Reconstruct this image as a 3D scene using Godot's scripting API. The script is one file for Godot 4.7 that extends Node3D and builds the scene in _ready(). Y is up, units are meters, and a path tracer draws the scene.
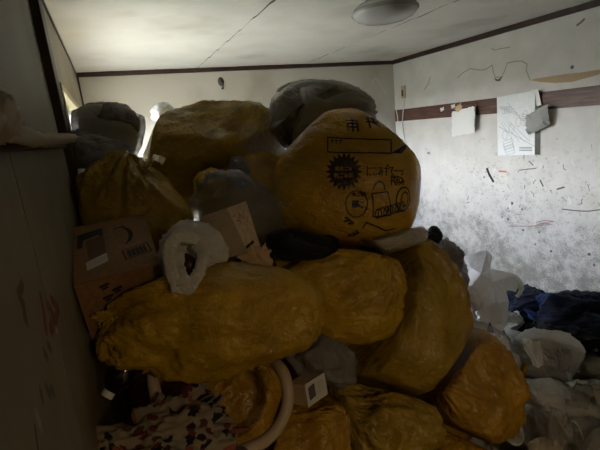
extends Node3D
# A closed-up room filled with tied yellow refuse bags, lit by daylight from a left window and an inferred hallway lamp.

const XR := 2.5204      # inner face of the right wall
const ZB := -3.3813     # inner face of the back wall
const XL := -0.1188     # inner face of the left wall
const HH := 2.2229      # ceiling height
const ZF := 0.75      # inner face of the wall behind the camera

var M := {}
var used := {}
var bags: Array = []          # soft things that press on each other
var nz := FastNoiseLite.new()
var nr := FastNoiseLite.new()
var nf := FastNoiseLite.new()

# ------------------------------------------------------------------ nodes
func numbered(n: String) -> String:
	if not used.has(n):
		used[n] = 0
		return n
	used[n] += 1
	return "%s_%03d" % [n, used[n]]

func tag(o: Node, label: String, category: String, group := "", kind := "") -> Node:
	if label: o.set_meta("label", label)
	if category: o.set_meta("category", category)
	if group: o.set_meta("group", group)
	if kind: o.set_meta("kind", kind)
	return o

func thing(called: String, label: String, category: String, at := Vector3.ZERO, group := "") -> Node3D:
	var o := Node3D.new()
	o.name = numbered(called)
	add_child(o)
	o.position = at
	tag(o, label, category, group)
	return o

func part(called: String, mesh: Mesh, mat: Material, parent: Node, label := "") -> MeshInstance3D:
	var o := MeshInstance3D.new()
	o.name = called
	o.mesh = mesh
	o.material_override = mat
	o.cast_shadow = GeometryInstance3D.SHADOW_CASTING_SETTING_ON
	parent.add_child(o, true)
	if label: o.set_meta("label", label)
	return o

func structure(called: String) -> Node3D:
	var o := Node3D.new()
	o.name = called
	add_child(o)
	o.set_meta("kind", "structure")
	return o

# ------------------------------------------------------------------ meshes
func arrays_mesh(v: PackedVector3Array, n: PackedVector3Array, uv: PackedVector2Array, idx: PackedInt32Array) -> ArrayMesh:
	var a := []
	a.resize(Mesh.ARRAY_MAX)
	a[Mesh.ARRAY_VERTEX] = v
	a[Mesh.ARRAY_NORMAL] = n
	a[Mesh.ARRAY_TEX_UV] = uv
	a[Mesh.ARRAY_INDEX] = idx
	var m := ArrayMesh.new()
	m.add_surface_from_arrays(Mesh.PRIMITIVE_TRIANGLES, a)
	return m

# a grid of (nv + 1) rows of (nu + 1) points; closed_u: last column lies on the first
func grid_mesh(v: PackedVector3Array, uv: PackedVector2Array, nu: int, nv: int, closed_u: bool, flip: bool) -> ArrayMesh:
	var n := PackedVector3Array()
	n.resize(v.size())
	var idx := PackedInt32Array()
	var w := nu + 1
	for j in nv:
		for i in nu:
			var a := j * w + i
			var b := a + 1
			var c := a + w
			var d := c + 1
			var tris := [a, b, d, a, d, c] if not flip else [a, d, b, a, c, d]
			for k in [0, 3]:
				var p: int = tris[k]
				var q: int = tris[k + 1]
				var r: int = tris[k + 2]
				var fn := (v[r] - v[p]).cross(v[q] - v[p])
				n[p] += fn
				n[q] += fn
				n[r] += fn
				idx.append(p)
				idx.append(q)
				idx.append(r)
	if closed_u:
		for j in nv + 1:
			var s := n[j * w] + n[j * w + nu]
			n[j * w] = s
			n[j * w + nu] = s
	for k in n.size():
		n[k] = n[k].normalized() if n[k].length_squared() > 1e-20 else Vector3.UP
	return arrays_mesh(v, n, uv, idx)

func smin(a: float, b: float, k: float) -> float:
	var h: float = maxf(k - absf(a - b), 0.0) / k
	return minf(a, b) - h * h * k * 0.25

# a filled soft bag: ellipsoid xf, drawn together towards the pole, faceted by what is in it, creased, pressed flat by planes [normal, offset]
func blob(xf: Transform3D, o: Dictionary) -> ArrayMesh:
	var nu: int = o.get("nu", 96)
	var nv: int = o.get("nv", 64)
	var rng := RandomNumberGenerator.new()
	rng.seed = int(o.get("seed", 1))
	var pw: float = o.get("p", 2.5)
	var wr: float = o.get("wr", 0.012)
	var wf: float = o.get("wf", 5.0)
	var fine: float = o.get("fine", 0.25)
	var pleat: float = o.get("pleat", 0.05)
	var pn: float = o.get("pn", 17.0)
	var teat: float = o.get("teat", 0.12)
	var planes: Array = o.get("planes", [])
	var planes2 := planes + planes
	var pole: Vector3 = (o.get("pole", Vector3.UP) as Vector3).normalized()
	var q := Basis(Quaternion(Vector3.UP, pole))
	var org: Vector3 = o.get("origin", Vector3.ZERO)
	# what lies inside pushes the skin out as a few overlapping angular hulls, which meet in creases
	var hulls: int = o.get("hulls", 2)
	var fpn := PackedVector3Array()
	var fph := PackedFloat32Array()
	var facets: int = o.get("facets", 18)
	var low: float = o.get("low", 0.80)
	var sharp: float = o.get("sharp", 0.03)
	for k in facets * hulls:
		fpn.append(Vector3(rng.randfn(), rng.randfn(), rng.randfn()).normalized())
		fph.append(rng.randf_range(low, 1.04))
	var grow: float = o.get("grow", 1.07)
	var cuts: Array = o.get("cuts", [])
	var off := Vector3(rng.randf(), rng.randf(), rng.randf()) * 20.0
	var v := PackedVector3Array()
	var uv := PackedVector2Array()
	var c := xf.origin
	for j in nv + 1:
		var th := PI * j / nv
		var env: float = smoothstep(2.2, 0.3, th) * th / (0.12 + th)
		var te: float = teat * exp(-pow(th / 0.34, 2.0))
		for i in nu + 1:
			var ph := TAU * (i % nu) / nu
			var u: Vector3 = q * Vector3(sin(th) * cos(ph), cos(th), sin(th) * sin(ph))
			var s := pow(pow(absf(u.x), pw) + pow(absf(u.y), pw) + pow(absf(u.z), pw), -1.0 / pw)
			if facets > 0:
				var most := 0.0
				for h in hulls:
					var sh := s
					for k in range(h * facets, h * facets + facets):
						var dd: float = u.dot(fpn[k])
						if dd > 0.4:
							sh = smin(sh, fph[k] / dd, sharp)
					most = sh if h == 0 else -smin(-most, -sh, sharp)
				s = most * grow
			for cu in cuts:
				var dd: float = u.dot(cu[0])
				if dd > 0.2: s = smin(s, cu[1] / dd, 0.12)
			s += te
			if pleat > 0.0:
				s *= 1.0 + pleat * env * (1.5 * nr.get_noise_3d(cos(ph) * pn * 2.0, sin(ph) * pn * 2.0, th * 6.0 + off.x * 10.0) + 0.2)
			var p := xf * (u * s)
			var dir := (p - c).normalized()
			var w := (p + off) * wf * 10.0
			p += dir * (wr * (nr.get_noise_3d(w.x, w.y, w.z) + 0.15 + fine * nf.get_noise_3d(w.x * 2.7, w.y * 2.7, w.z * 2.7)))
			for pl in planes2:
				var n: Vector3 = pl[0]
				var over: float = n.dot(p) - pl[1]
				if over > -0.03:
					var m: float = over if over > 0.03 else (over + 0.03) * (over + 0.03) / 0.12
					p -= n * m
			v.append(p - org)
			note_height(p)
			uv.append(Vector2(1.0 - float(i) / nu, float(j) / nv))
	return grid_mesh(v, uv, nu, nv, true, false)

# how high the rubbish by the right wall reaches, in cells of 3 cm, so that loose scraps can be draped over it
var high := {}

func note_height(p: Vector3) -> void:
	if p.x > 0.9:
		var k := Vector2i(int(floor(p.x / 0.03)), int(floor(p.z / 0.03)))
		if p.y > high.get(k, 0.0): high[k] = p.y

func height_at(x: float, z: float) -> float:
	var k := Vector2i(int(floor(x / 0.03)), int(floor(z / 0.03)))
	var most := 0.0
	var total := 0.0
	for a in [-1, 0, 1]:
		for b in [-1, 0, 1]:
			var h: float = high.get(k + Vector2i(a, b), 0.0)
			most = maxf(most, h)
			total += h / 9.0
	return most

# a crumpled sheet with a little thickness; xf maps the square [-1, 1] in x and z, y is its height in metres along xf's unit y
func sheet(xf: Transform3D, o: Dictionary) -> ArrayMesh:
	var n: int = o.get("n", 26)
	var rnd: float = o.get("round", 0.5)
	var dome: float = o.get("dome", 0.03)
	var fold: float = o.get("fold", 0.02)
	var ff: float = o.get("ff", 6.0)
	var edge: float = o.get("edge", 0.15)
	var t: float = o.get("t", 0.0012)
	var curl: float = o.get("curl", 0.0)
	var org: Vector3 = o.get("origin", Vector3.ZERO)
	var off := Vector3(o.get("seed", 1) * 3.17, o.get("seed", 1) * 1.31, 0)
	var yn := xf.basis.y.normalized()
	var v := PackedVector3Array()
	var uv := PackedVector2Array()
	# ring order: top rows, then the underside rows, so that the sheet is a closed tube flattened
	var w := 2 * n + 2
	for j in n + 1:
		for i in w + 1:
			var ii := i % w
			var top := ii <= n
			var a: float = -1.0 + 2.0 * float(ii if top else (2 * n + 1 - ii)) / n
			var b: float = -1.0 + 2.0 * float(j) / n
			var x := lerpf(a, a * sqrt(1.0 - b * b * 0.5), rnd)
			var z := lerpf(b, b * sqrt(1.0 - a * a * 0.5), rnd)
			var rim: float = maxf(absf(a), absf(b))
			var e: float = 1.0 + edge * nz.get_noise_2d(x * 55.0 + off.x * 40.0, z * 55.0 + off.y * 40.0) * 2.0 * rim
			var p := xf * Vector3(x * e, 0, z * e)
			var s := (p + off) * ff * 10.0
			var h := dome * (1.0 - rim * rim) + fold * nr.get_noise_3d(s.x, s.y, s.z) * (1.0 - 0.4 * rim) + fold * 0.3 * nf.get_noise_3d(s.x * 2.0, s.y * 2.0, s.z * 2.0)
			h += curl * rim * rim * (0.5 + nz.get_noise_2d(a * 30.0 + off.x * 9.0, b * 30.0))
			if not top: h -= t
			if o.has("drape"):
				var fx := p.x / 0.03 - 0.5
				var fz := p.z / 0.03 - 0.5
				var x0 := (floorf(fx) + 0.5) * 0.03
				var z0 := (floorf(fz) + 0.5) * 0.03
				var g0 := lerpf(height_at(x0, z0), height_at(x0 + 0.03, z0), fx - floorf(fx))
				var g1 := lerpf(height_at(x0, z0 + 0.03), height_at(x0 + 0.03, z0 + 0.03), fx - floorf(fx))
				p.y = lerpf(g0, g1, fz - floorf(fz)) + 0.004 + maxf(0.0, h + (0.0 if top else t)) - (0.0 if top else t)
				p.y = maxf(p.y, xf.origin.y - 0.035 + 0.6 * h)
				h = 0.0
			v.append(p + yn * h - org)
			uv.append(Vector2(a * 0.5 + 0.5, b * 0.5 + 0.5))
	if o.has("drape"):
		for p in v: note_height(p + org)
	return grid_mesh(v, uv, w, n, true, true)

func curve_points(pts: Array, steps: int) -> PackedVector3Array:
	var out := PackedVector3Array()
	for k in pts.size() - 1:
		var p0: Vector3 = pts[maxi(k - 1, 0)]
		var p1: Vector3 = pts[k]
		var p2: Vector3 = pts[k + 1]
		var p3: Vector3 = pts[mini(k + 2, pts.size() - 1)]
		for s in steps:
			out.append(p1.cubic_interpolate(p2, p0, p3, float(s) / steps))
	out.append(pts[pts.size() - 1])
	return out

# a tube or a strap along points: rx across, ry thick; twist and lumps for cloth
func tube(pts: Array, rx: float, ry: float, o := {}) -> ArrayMesh:
	var c := curve_points(pts, o.get("steps", 8))
	var nu: int = o.get("nu", 12)
	var org: Vector3 = o.get("origin", Vector3.ZERO)
	var up: Vector3 = o.get("up", Vector3.UP)
	var lump: float = o.get("lump", 0.0)
	var ring: float = o.get("ring", 0.0)
	var twist: float = o.get("twist", 0.0)
	var taper: float = o.get("taper", 0.0)
	var v := PackedVector3Array()
	var uv := PackedVector2Array()
	var last := c.size() - 1
	for k in c.size() + 2:
		var kk := clampi(k - 1, 0, last)
		var t := (c[mini(kk + 1, last)] - c[maxi(kk - 1, 0)]).normalized()
		var x := t.cross(up)
		x = x.normalized() if x.length() > 0.01 else t.cross(Vector3.RIGHT).normalized()
		var y := x.cross(t).normalized()
		var f := float(kk) / last
		var sc := 0.001 if k == 0 or k == c.size() + 1 else 1.0 - taper * absf(2.0 * f - 1.0)
		sc *= 1.0 + lump * nz.get_noise_2d(kk * 9.0, rx * 3000.0) + ring * cos(PI * kk)
		for i in nu + 1:
			var a := TAU * (i % nu) / nu + twist * kk
			var rr := 1.0 + lump * 0.5 * sin(3.0 * a)
			v.append(c[kk] + (x * cos(a) * rx + y * sin(a) * ry) * sc * rr - org)
			uv.append(Vector2(float(i) / nu, f * 6.0))
	return grid_mesh(v, uv, nu, c.size() + 1, true, true)

# a profile [[radius, height], ...] turned about the axis of xf's y
func lathe(profile: Array, xf: Transform3D, nu := 28, wave := 0.0, wn := 9.0) -> ArrayMesh:
	var v := PackedVector3Array()
	var uv := PackedVector2Array()
	for j in profile.size():
		for i in nu + 1:
			var a := TAU * (i % nu) / nu
			var r: float = profile[j][0] * (1.0 + wave * sin(a * wn + j * 0.7))
			v.append(xf * Vector3(r * cos(a), profile[j][1] + wave * profile[j][0] * 0.6 * cos(a * wn * 0.5), r * sin(a)))
			uv.append(Vector2(float(i) / nu, float(j) / (profile.size() - 1)))
	return grid_mesh(v, uv, nu, profile.size() - 1, true, true)

# boxes with chamfered edges, several joined into one mesh; [min, max] pairs; uv runs 0 to 1 over each face
func boxes(list: Array, cham := 0.0) -> ArrayMesh:
	var st := SurfaceTool.new()
	st.begin(Mesh.PRIMITIVE_TRIANGLES)
	for b in list:
		add_box(st, b[0], b[1], cham)
	st.generate_normals()
	return st.commit()

func add_box(st: SurfaceTool, lo: Vector3, hi: Vector3, ch: float) -> void:
	st.set_smooth_group(-1)
	var c := (lo + hi) * 0.5
	var h := (hi - lo) * 0.5
	ch = minf(ch, minf(h.x, minf(h.y, h.z)) * 0.6)
	for ax in 3:
		for s in [-1.0, 1.0]:
			var n := Vector3.ZERO
			n[ax] = s
			var a := Vector3.ZERO
			a[(ax + 1) % 3] = 1.0
			var b := Vector3.ZERO
			b[(ax + 2) % 3] = 1.0
			var u: float = h[(ax + 1) % 3] - ch
			var w: float = h[(ax + 2) % 3] - ch
			var f := c + n * h[ax]
			quad(st, [f - a * u - b * w, f + a * u - b * w, f + a * u + b * w, f - a * u + b * w], n)
			if ch > 0.0 and s > 0.0:
				# the four edges that run along this axis, as chamfers
				for p in [-1.0, 1.0]:
					for r in [-1.0, 1.0]:
						var e1: Vector3 = c + a * (p * h[(ax + 1) % 3]) + b * (r * w)
						var e2: Vector3 = c + a * (p * u) + b * (r * h[(ax + 2) % 3])
						var l: Vector3 = n * (h[ax] - ch)
						quad(st, [e1 - l, e1 + l, e2 + l, e2 - l], (a * p + b * r).normalized())
	if ch > 0.0:
		for x in [-1.0, 1.0]:
			for y in [-1.0, 1.0]:
				for z in [-1.0, 1.0]:
					var g := Vector3(x, y, z)
					var p1 := c + Vector3(x * h.x, y * (h.y - ch), z * (h.z - ch))
					var p2 := c + Vector3(x * (h.x - ch), y * h.y, z * (h.z - ch))
					var p3 := c + Vector3(x * (h.x - ch), y * (h.y - ch), z * h.z)
					tri(st, p1, p2, p3, g)

func tri(st: SurfaceTool, a: Vector3, b: Vector3, c: Vector3, n: Vector3) -> void:
	var o := [a, b, c] if (c - a).cross(b - a).dot(n) > 0.0 else [a, c, b]
	for p in o:
		st.set_uv(Vector2.ZERO)
		st.add_vertex(p)

func quad(st: SurfaceTool, q: Array, n: Vector3) -> void:
	var uv := [Vector2(0, 0), Vector2(1, 0), Vector2(1, 1), Vector2(0, 1)]
	var front: bool = (q[2] - q[0]).cross(q[1] - q[0]).dot(n) > 0.0
	for k in ([0, 1, 2, 0, 2, 3] if front else [0, 2, 1, 0, 3, 2]):
		st.set_uv(uv[k])
		st.add_vertex(q[k])

# a flat panel with thickness: corners p (top left), p + x (right), p + y (down); front face carries uv 0..1
func panel_mesh(p: Vector3, x: Vector3, y: Vector3, t: float) -> ArrayMesh:
	var st := SurfaceTool.new()
	st.begin(Mesh.PRIMITIVE_TRIANGLES)
	st.set_smooth_group(-1)
	var n := y.cross(x).normalized()
	var b := -n * t
	var c := [p, p + x, p + x + y, p + y]
	quad(st, c, n)
	var uvz := func(q: Array, m: Vector3):
		var front: bool = (q[2] - q[0]).cross(q[1] - q[0]).dot(m) > 0.0
		for k in ([0, 1, 2, 0, 2, 3] if front else [0, 2, 1, 0, 3, 2]):
			st.set_uv(Vector2(0.004, 0.004))
			st.add_vertex(q[k])
	uvz.call([c[0] + b, c[1] + b, c[2] + b, c[3] + b], -n)
	for k in 4:
		var k2 := (k + 1) % 4
		uvz.call([c[k], c[k2], c[k2] + b, c[k] + b], (c[k] + c[k2]) * 0.5 - (p + x * 0.5 + y * 0.5))
	st.generate_normals()
	return st.commit()

# ------------------------------------------------------------------ drawing of print and stains into images
func blank(w: int, h: int, c: Color) -> Image:
	var im := Image.create_empty(w, h, false, Image.FORMAT_RGBA8)
	im.fill(c)
	return im

func dab(im: Image, p: Vector2, r: float, c: Color) -> void:
	for y in range(maxi(0, int(p.y - r - 1)), mini(im.get_height(), int(p.y + r + 2))):
		for x in range(maxi(0, int(p.x - r - 1)), mini(im.get_width(), int(p.x + r + 2))):
			var a: float = clampf(r + 0.5 - Vector2(x, y).distance_to(p), 0.0, 1.0) * c.a
			if a > 0.0:
				var o := im.get_pixel(x, y)
				im.set_pixel(x, y, o.lerp(Color(c.r, c.g, c.b, o.a), a))

func stroke(im: Image, pts: Array, r: float, c: Color) -> void:
	for k in pts.size() - 1:
		var a: Vector2 = pts[k]
		var b: Vector2 = pts[k + 1]
		var steps := maxi(1, int(a.distance_to(b) / maxf(0.6 * r, 0.6)))
		for s in steps + 1:
			dab(im, a.lerp(b, float(s) / steps), r, c)

func poly(im: Image, pts: PackedVector2Array, c: Color) -> void:
	var lo := pts[0]
	var hi := pts[0]
	for p in pts:
		lo = lo.min(p)
		hi = hi.max(p)
	for y in range(maxi(0, int(lo.y)), mini(im.get_height(), int(hi.y) + 1)):
		for x in range(maxi(0, int(lo.x)), mini(im.get_width(), int(hi.x) + 1)):
			if Geometry2D.is_point_in_polygon(Vector2(x + 0.5, y + 0.5), pts):
				var o := im.get_pixel(x, y)
				im.set_pixel(x, y, o.lerp(Color(c.r, c.g, c.b, o.a), c.a))

func mottle(im: Image, amount: float, freq: float, sd: int, tint := Color(1, 1, 1)) -> void:
	var n := FastNoiseLite.new()
	n.seed = sd
	n.frequency = freq
	n.fractal_octaves = 4
	for y in im.get_height():
		for x in im.get_width():
			var o := im.get_pixel(x, y)
			var k := 1.0 + amount * n.get_noise_2d(x, y)
			im.set_pixel(x, y, Color(o.r * k * tint.r, o.g * k * tint.g, o.b * k * tint.b, o.a))

func tex(im: Image) -> ImageTexture:
	im.generate_mipmaps()
	return ImageTexture.create_from_image(im)

# ------------------------------------------------------------------ materials
func noise_tex(freq: float, sd: int, ramp: Array, size := 512, ridged := false) -> NoiseTexture2D:
	var t := NoiseTexture2D.new()
	t.width = size
	t.height = size
	t.seamless = true
	var n := FastNoiseLite.new()
	n.seed = sd
	n.frequency = freq
	n.fractal_octaves = 5
	if ridged: n.fractal_type = FastNoiseLite.FRACTAL_RIDGED
	t.noise = n
	if ramp.size():
		var g := Gradient.new()
		g.offsets = PackedFloat32Array(ramp[0])
		g.colors = PackedColorArray(ramp[1])
		t.color_ramp = g
	return t

func crease_tex(freq: float, sd: int, bump: float) -> NoiseTexture2D:
	var t := NoiseTexture2D.new()
	t.width = 512
	t.height = 512
	t.seamless = true
	t.as_normal_map = true
	t.bump_strength = bump
	var n := FastNoiseLite.new()
	n.seed = sd
	n.frequency = freq
	n.fractal_type = FastNoiseLite.FRACTAL_RIDGED
	n.fractal_octaves = 4
	n.domain_warp_enabled = true
	n.domain_warp_amplitude = 40.0
	t.noise = n
	return t

func mat(c: Color, rough: float, spec := 0.5) -> StandardMaterial3D:
	var m := StandardMaterial3D.new()
	m.albedo_color = c
	m.roughness = rough
	m.metallic_specular = spec
	return m

func triplanar(m: StandardMaterial3D, s: float) -> StandardMaterial3D:
	m.uv1_triplanar = true
	m.uv1_world_triplanar = true
	m.uv1_scale = Vector3.ONE * s
	return m

func film(c: Color, rough: float, back: Color, crease: Texture2D, s: float, alpha := 1.0) -> StandardMaterial3D:
	var m := mat(c, rough)
	if crease:
		m.normal_enabled = true
		m.normal_texture = crease
		m.normal_scale = 0.8
	if back.r > 0.0:
		m.backlight_enabled = true
		m.backlight = back
	if alpha < 1.0:
		m.transparency = BaseMaterial3D.TRANSPARENCY_ALPHA
		m.albedo_color.a = alpha
	return triplanar(m, s)

func make_materials() -> void:
	var crease := crease_tex(0.005, 5, 22.0)
	var crease2 := crease_tex(0.010, 9, 20.0)
	M.crease = crease
	var soft := [0.0, 0.35, 0.6, 1.0]
	for k in [["yellow", 11, Color(0.76, 0.61, 0.14), Color(0.70, 0.56, 0.12), Color(0.57, 0.45, 0.10)], ["amber", 12, Color(0.72, 0.55, 0.13), Color(0.65, 0.49, 0.11), Color(0.50, 0.37, 0.09)], ["olive", 13, Color(0.68, 0.56, 0.16), Color(0.61, 0.50, 0.14), Color(0.48, 0.39, 0.11)]]:
		var m := film(Color.WHITE, 0.27, Color(0.34, 0.34, 0.34), crease, 1.6)
		m.albedo_texture = noise_tex(0.010, k[1], [soft, [k[4], k[3], k[2], k[2]]])
		M[k[0]] = m
	M.white_film = film(Color(0.82, 0.81, 0.78), 0.26, Color(0.4, 0.4, 0.4), crease2, 3.0)
	M.glossy_film = film(Color(0.92, 0.92, 0.92), 0.14, Color(0.4, 0.4, 0.4), crease2, 3.0)
	M.cream_film = film(Color(0.70, 0.67, 0.60), 0.34, Color(0.3, 0.3, 0.3), crease2, 3.0)
	M.grey_film = film(Color(0.47, 0.46, 0.44), 0.32, Color(0.3, 0.3, 0.3), crease2, 3.0)
	M.clear_film = film(Color(0.66, 0.64, 0.60), 0.18, Color(0, 0, 0), crease2, 2.5, 0.28)
	M.smoke_film = film(Color(0.72, 0.71, 0.67), 0.25, Color(0.3, 0.3, 0.3), crease2, 2.5, 0.72)
	M.black_cloth = mat(Color(0.045, 0.045, 0.055), 0.85)
	M.navy = mat(Color(0.07, 0.10, 0.19), 0.9)
	M.denim = mat(Color(0.16, 0.24, 0.42), 0.9)
	M.black_film = film(Color(0.03, 0.03, 0.035), 0.3, Color(0, 0, 0), crease2, 3.0)
	for k in ["navy", "denim", "black_cloth"]:
		M[k].rim_enabled = true
		M[k].rim = 0.3
	M.paper = triplanar(mat(Color(0.86, 0.86, 0.84), 0.8), 2.0)
	M.kraft = triplanar(mat(Color.WHITE, 0.85), 1.5)
	M.kraft.albedo_texture = noise_tex(0.02, 21, [[0.0, 1.0], [Color(0.72, 0.61, 0.47), Color(0.80, 0.70, 0.56)]])
	M.card = triplanar(mat(Color.WHITE, 0.85), 1.5)
	M.card.albedo_texture = noise_tex(0.02, 22, [[0.0, 1.0], [Color(0.46, 0.33, 0.20), Color(0.55, 0.40, 0.25)]])
	M.dark_wood = triplanar(mat(Color.WHITE, 0.5), 1.0)
	M.dark_wood.albedo_texture = noise_tex(0.02, 23, [[0.0, 0.5, 1.0], [Color(0.13, 0.075, 0.05), Color(0.20, 0.115, 0.075), Color(0.25, 0.15, 0.10)]])
	M.rail_wood = triplanar(mat(Color.WHITE, 0.5), 1.0)
	M.rail_wood.uv1_scale = Vector3(0.6, 6.0, 0.6)
	M.rail_wood.albedo_texture = noise_tex(0.012, 24, [[0.0, 0.4, 0.6, 1.0], [Color(0.22, 0.13, 0.10), Color(0.29, 0.18, 0.14), Color(0.33, 0.22, 0.17), Color(0.42, 0.29, 0.22)]])
	M.ceiling = triplanar(mat(Color.WHITE, 0.7), 0.35)
	M.ceiling.albedo_texture = noise_tex(0.006, 25, [[0.0, 0.35, 0.65, 1.0], [Color(0.74, 0.72, 0.68), Color(0.84, 0.83, 0.80), Color(0.87, 0.86, 0.83), Color(0.82, 0.80, 0.76)]])
	M.plaster = triplanar(mat(Color.WHITE, 0.85), 0.4)
	M.plaster.albedo_texture = noise_tex(0.008, 26, [[0.0, 0.4, 1.0], [Color(0.66, 0.63, 0.57), Color(0.73, 0.71, 0.66), Color(0.76, 0.74, 0.70)]])
	M.board = triplanar(mat(Color.WHITE, 0.6), 0.5)
	M.board.albedo_texture = noise_tex(0.006, 27, [[0.0, 0.4, 1.0], [Color(0.44, 0.41, 0.33), Color(0.52, 0.48, 0.39), Color(0.56, 0.53, 0.44)]])
	M.tatami = triplanar(mat(Color.WHITE, 0.9), 1.0)
	M.tatami.albedo_texture = noise_tex(0.03, 28, [[0.0, 1.0], [Color(0.33, 0.28, 0.17), Color(0.45, 0.39, 0.25)]])
	M.aluminium = mat(Color(0.70, 0.70, 0.70), 0.35)
	M.aluminium.metallic = 0.9
	M.pane = mat(Color(0.9, 0.95, 0.95, 0.08), 0.03)
	M.pane.transparency = BaseMaterial3D.TRANSPARENCY_ALPHA
	M.lamp_shade = mat(Color(0.70, 0.70, 0.68), 0.12)
	M.lamp_rim = mat(Color(0.58, 0.58, 0.56), 0.25)
	M.hose = mat(Color(0.72, 0.64, 0.54), 0.45)
	M.white_plastic = mat(Color(0.85, 0.85, 0.83), 0.35)
	M.beige_plastic = mat(Color(0.62, 0.57, 0.42), 0.4)
	M.dark_plastic = mat(Color(0.05, 0.045, 0.035), 0.12)
	M.rag = triplanar(mat(Color(0.72, 0.68, 0.61), 0.95), 3.0)
	M.steel = mat(Color(0.30, 0.29, 0.28), 0.35)
	M.steel.metallic = 0.8
	M.string = mat(Color(0.80, 0.79, 0.76), 0.7)
	M.contents = triplanar(mat(Color.WHITE, 0.8), 3.0)
	M.contents.albedo_texture = noise_tex(0.012, 31, [[0.0, 0.35, 0.5, 0.65, 1.0], [Color(0.22, 0.23, 0.16), Color(0.38, 0.39, 0.26), Color(0.52, 0.50, 0.42), Color(0.64, 0.62, 0.56), Color(0.34, 0.34, 0.24)]])
	M.dark_contents = triplanar(mat(Color.WHITE, 0.8), 3.0)
	M.dark_contents.albedo_texture = noise_tex(0.012, 32, [[0.0, 0.45, 0.6, 1.0], [Color(0.26, 0.26, 0.25), Color(0.40, 0.39, 0.37), Color(0.58, 0.57, 0.54), Color(0.34, 0.34, 0.32)]])

# ------------------------------------------------------------------ bags that press on each other
# each entry: called, label, category, group, xf, opts (with "mat"), hard: share of a contact that the other bag gives way
func add_bag(called: String, label: String, xf: Transform3D, o := {}) -> void:
	bags.append({"called": called, "label": label, "xf": xf, "o": o})

func reach(xf: Transform3D, n: Vector3) -> float:
	return Vector3(xf.basis.x.dot(n), xf.basis.y.dot(n), xf.basis.z.dot(n)).length()

# planes that keep a soft thing off the walls, the floor and its neighbours; i: its number in bags, -1: not in there and gives way to all of them, up to the part "keep" of a contact
func press_planes(xf: Transform3D, hi: float, i: int, keep: float) -> Array:
	var planes := [[Vector3.DOWN, -0.004], [Vector3.LEFT, -(XL + 0.008)], [Vector3.RIGHT, XR - 0.008], [Vector3.FORWARD, -(ZB + 0.03)]]
	for j in bags.size():
		if j == i: continue
		var d: Vector3 = bags[j].xf.origin - xf.origin
		var dist := d.length()
		var n := d / dist
		var more := 1.13 if i >= 0 else 1.07
		var ri := reach(xf, n) * more
		var gap := ri + reach(bags[j].xf, n) * more - dist
		if gap > 0.0:
			var hj: float = bags[j].o.get("hard", 1.0)
			var give: float = gap * hj / (hi + hj) if i >= 0 else gap * (1.0 - keep)
			planes.append([n, n.dot(xf.origin) + maxf(ri - give, 0.15 * ri) - 0.003])
	return planes

func build_bags() -> void:
	for i in bags.size():
		var b: Dictionary = bags[i]
		var o: Dictionary = b.o
		var xf: Transform3D = b.xf
		var planes := press_planes(xf, o.get("hard", 1.0), i, 0.0)
		for extra in o.get("press", []): planes.append(extra)
		o.planes = planes
		o.seed = i + 3
		var base := Vector3(xf.origin.x, xf.origin.y - reach(xf, Vector3.UP), xf.origin.z)
		o.origin = base
		var t := thing(b.called, b.label, o.get("category", "garbage bag"), base, o.get("group", "yellow refuse bags in the heap"))
		b.node = t
		part(o.get("part", "film"), blob(xf, o), M[o.get("mat", "yellow")], t)
		if o.has("inside"):
			var c := xf
			c.basis = xf.basis.scaled_local(Vector3.ONE * 0.95)
			var p2 := []
			for pl in planes: p2.append([pl[0], pl[1] - 0.02])
			part("contents", blob(c, {"planes": p2, "wr": 0.012, "wf": 7.0, "facets": 18, "hulls": 3, "low": 0.55, "sharp": 0.03, "grow": 1.15, "pleat": 0.0, "teat": 0.0, "origin": base, "seed": i + 50, "nu": 64, "nv": 44}), M[o.inside], t)
		if o.has("knot"):
			var k: Array = o.knot      # [position, direction, size]
			knot(t, k[0] - base, k[1], k[2], M[o.get("mat", "yellow")])

func knot(parent: Node3D, at: Vector3, dir: Vector3, s: float, m: Material) -> void:
	var q := Basis(Quaternion(Vector3.UP, dir.normalized()))
	var kn := part("knot", lathe([[0.001, -0.3 * s], [0.30 * s, -0.26 * s], [0.24 * s, -0.05 * s], [0.30 * s, 0.08 * s], [0.27 * s, 0.2 * s], [0.1 * s, 0.26 * s], [0.001, 0.27 * s]], Transform3D(q, at), 30, 0.16, 7.0), m, parent)
	for k in 2:
		var sd := -1.0 if k == 0 else 1.0
		var e := q * Vector3(sd, 0.35, 0.2 * sd)
		var p: Array = [at, at + e * 0.35 * s, at + e * 0.62 * s + q.y * 0.12 * s, at + e * 0.85 * s - Vector3.UP * 0.10 * s]
		part("tied_end", tube(p, 0.26 * s, 0.07 * s, {"lump": 0.7, "nu": 14, "twist": 0.06, "up": q.y}), m, kn)

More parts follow.
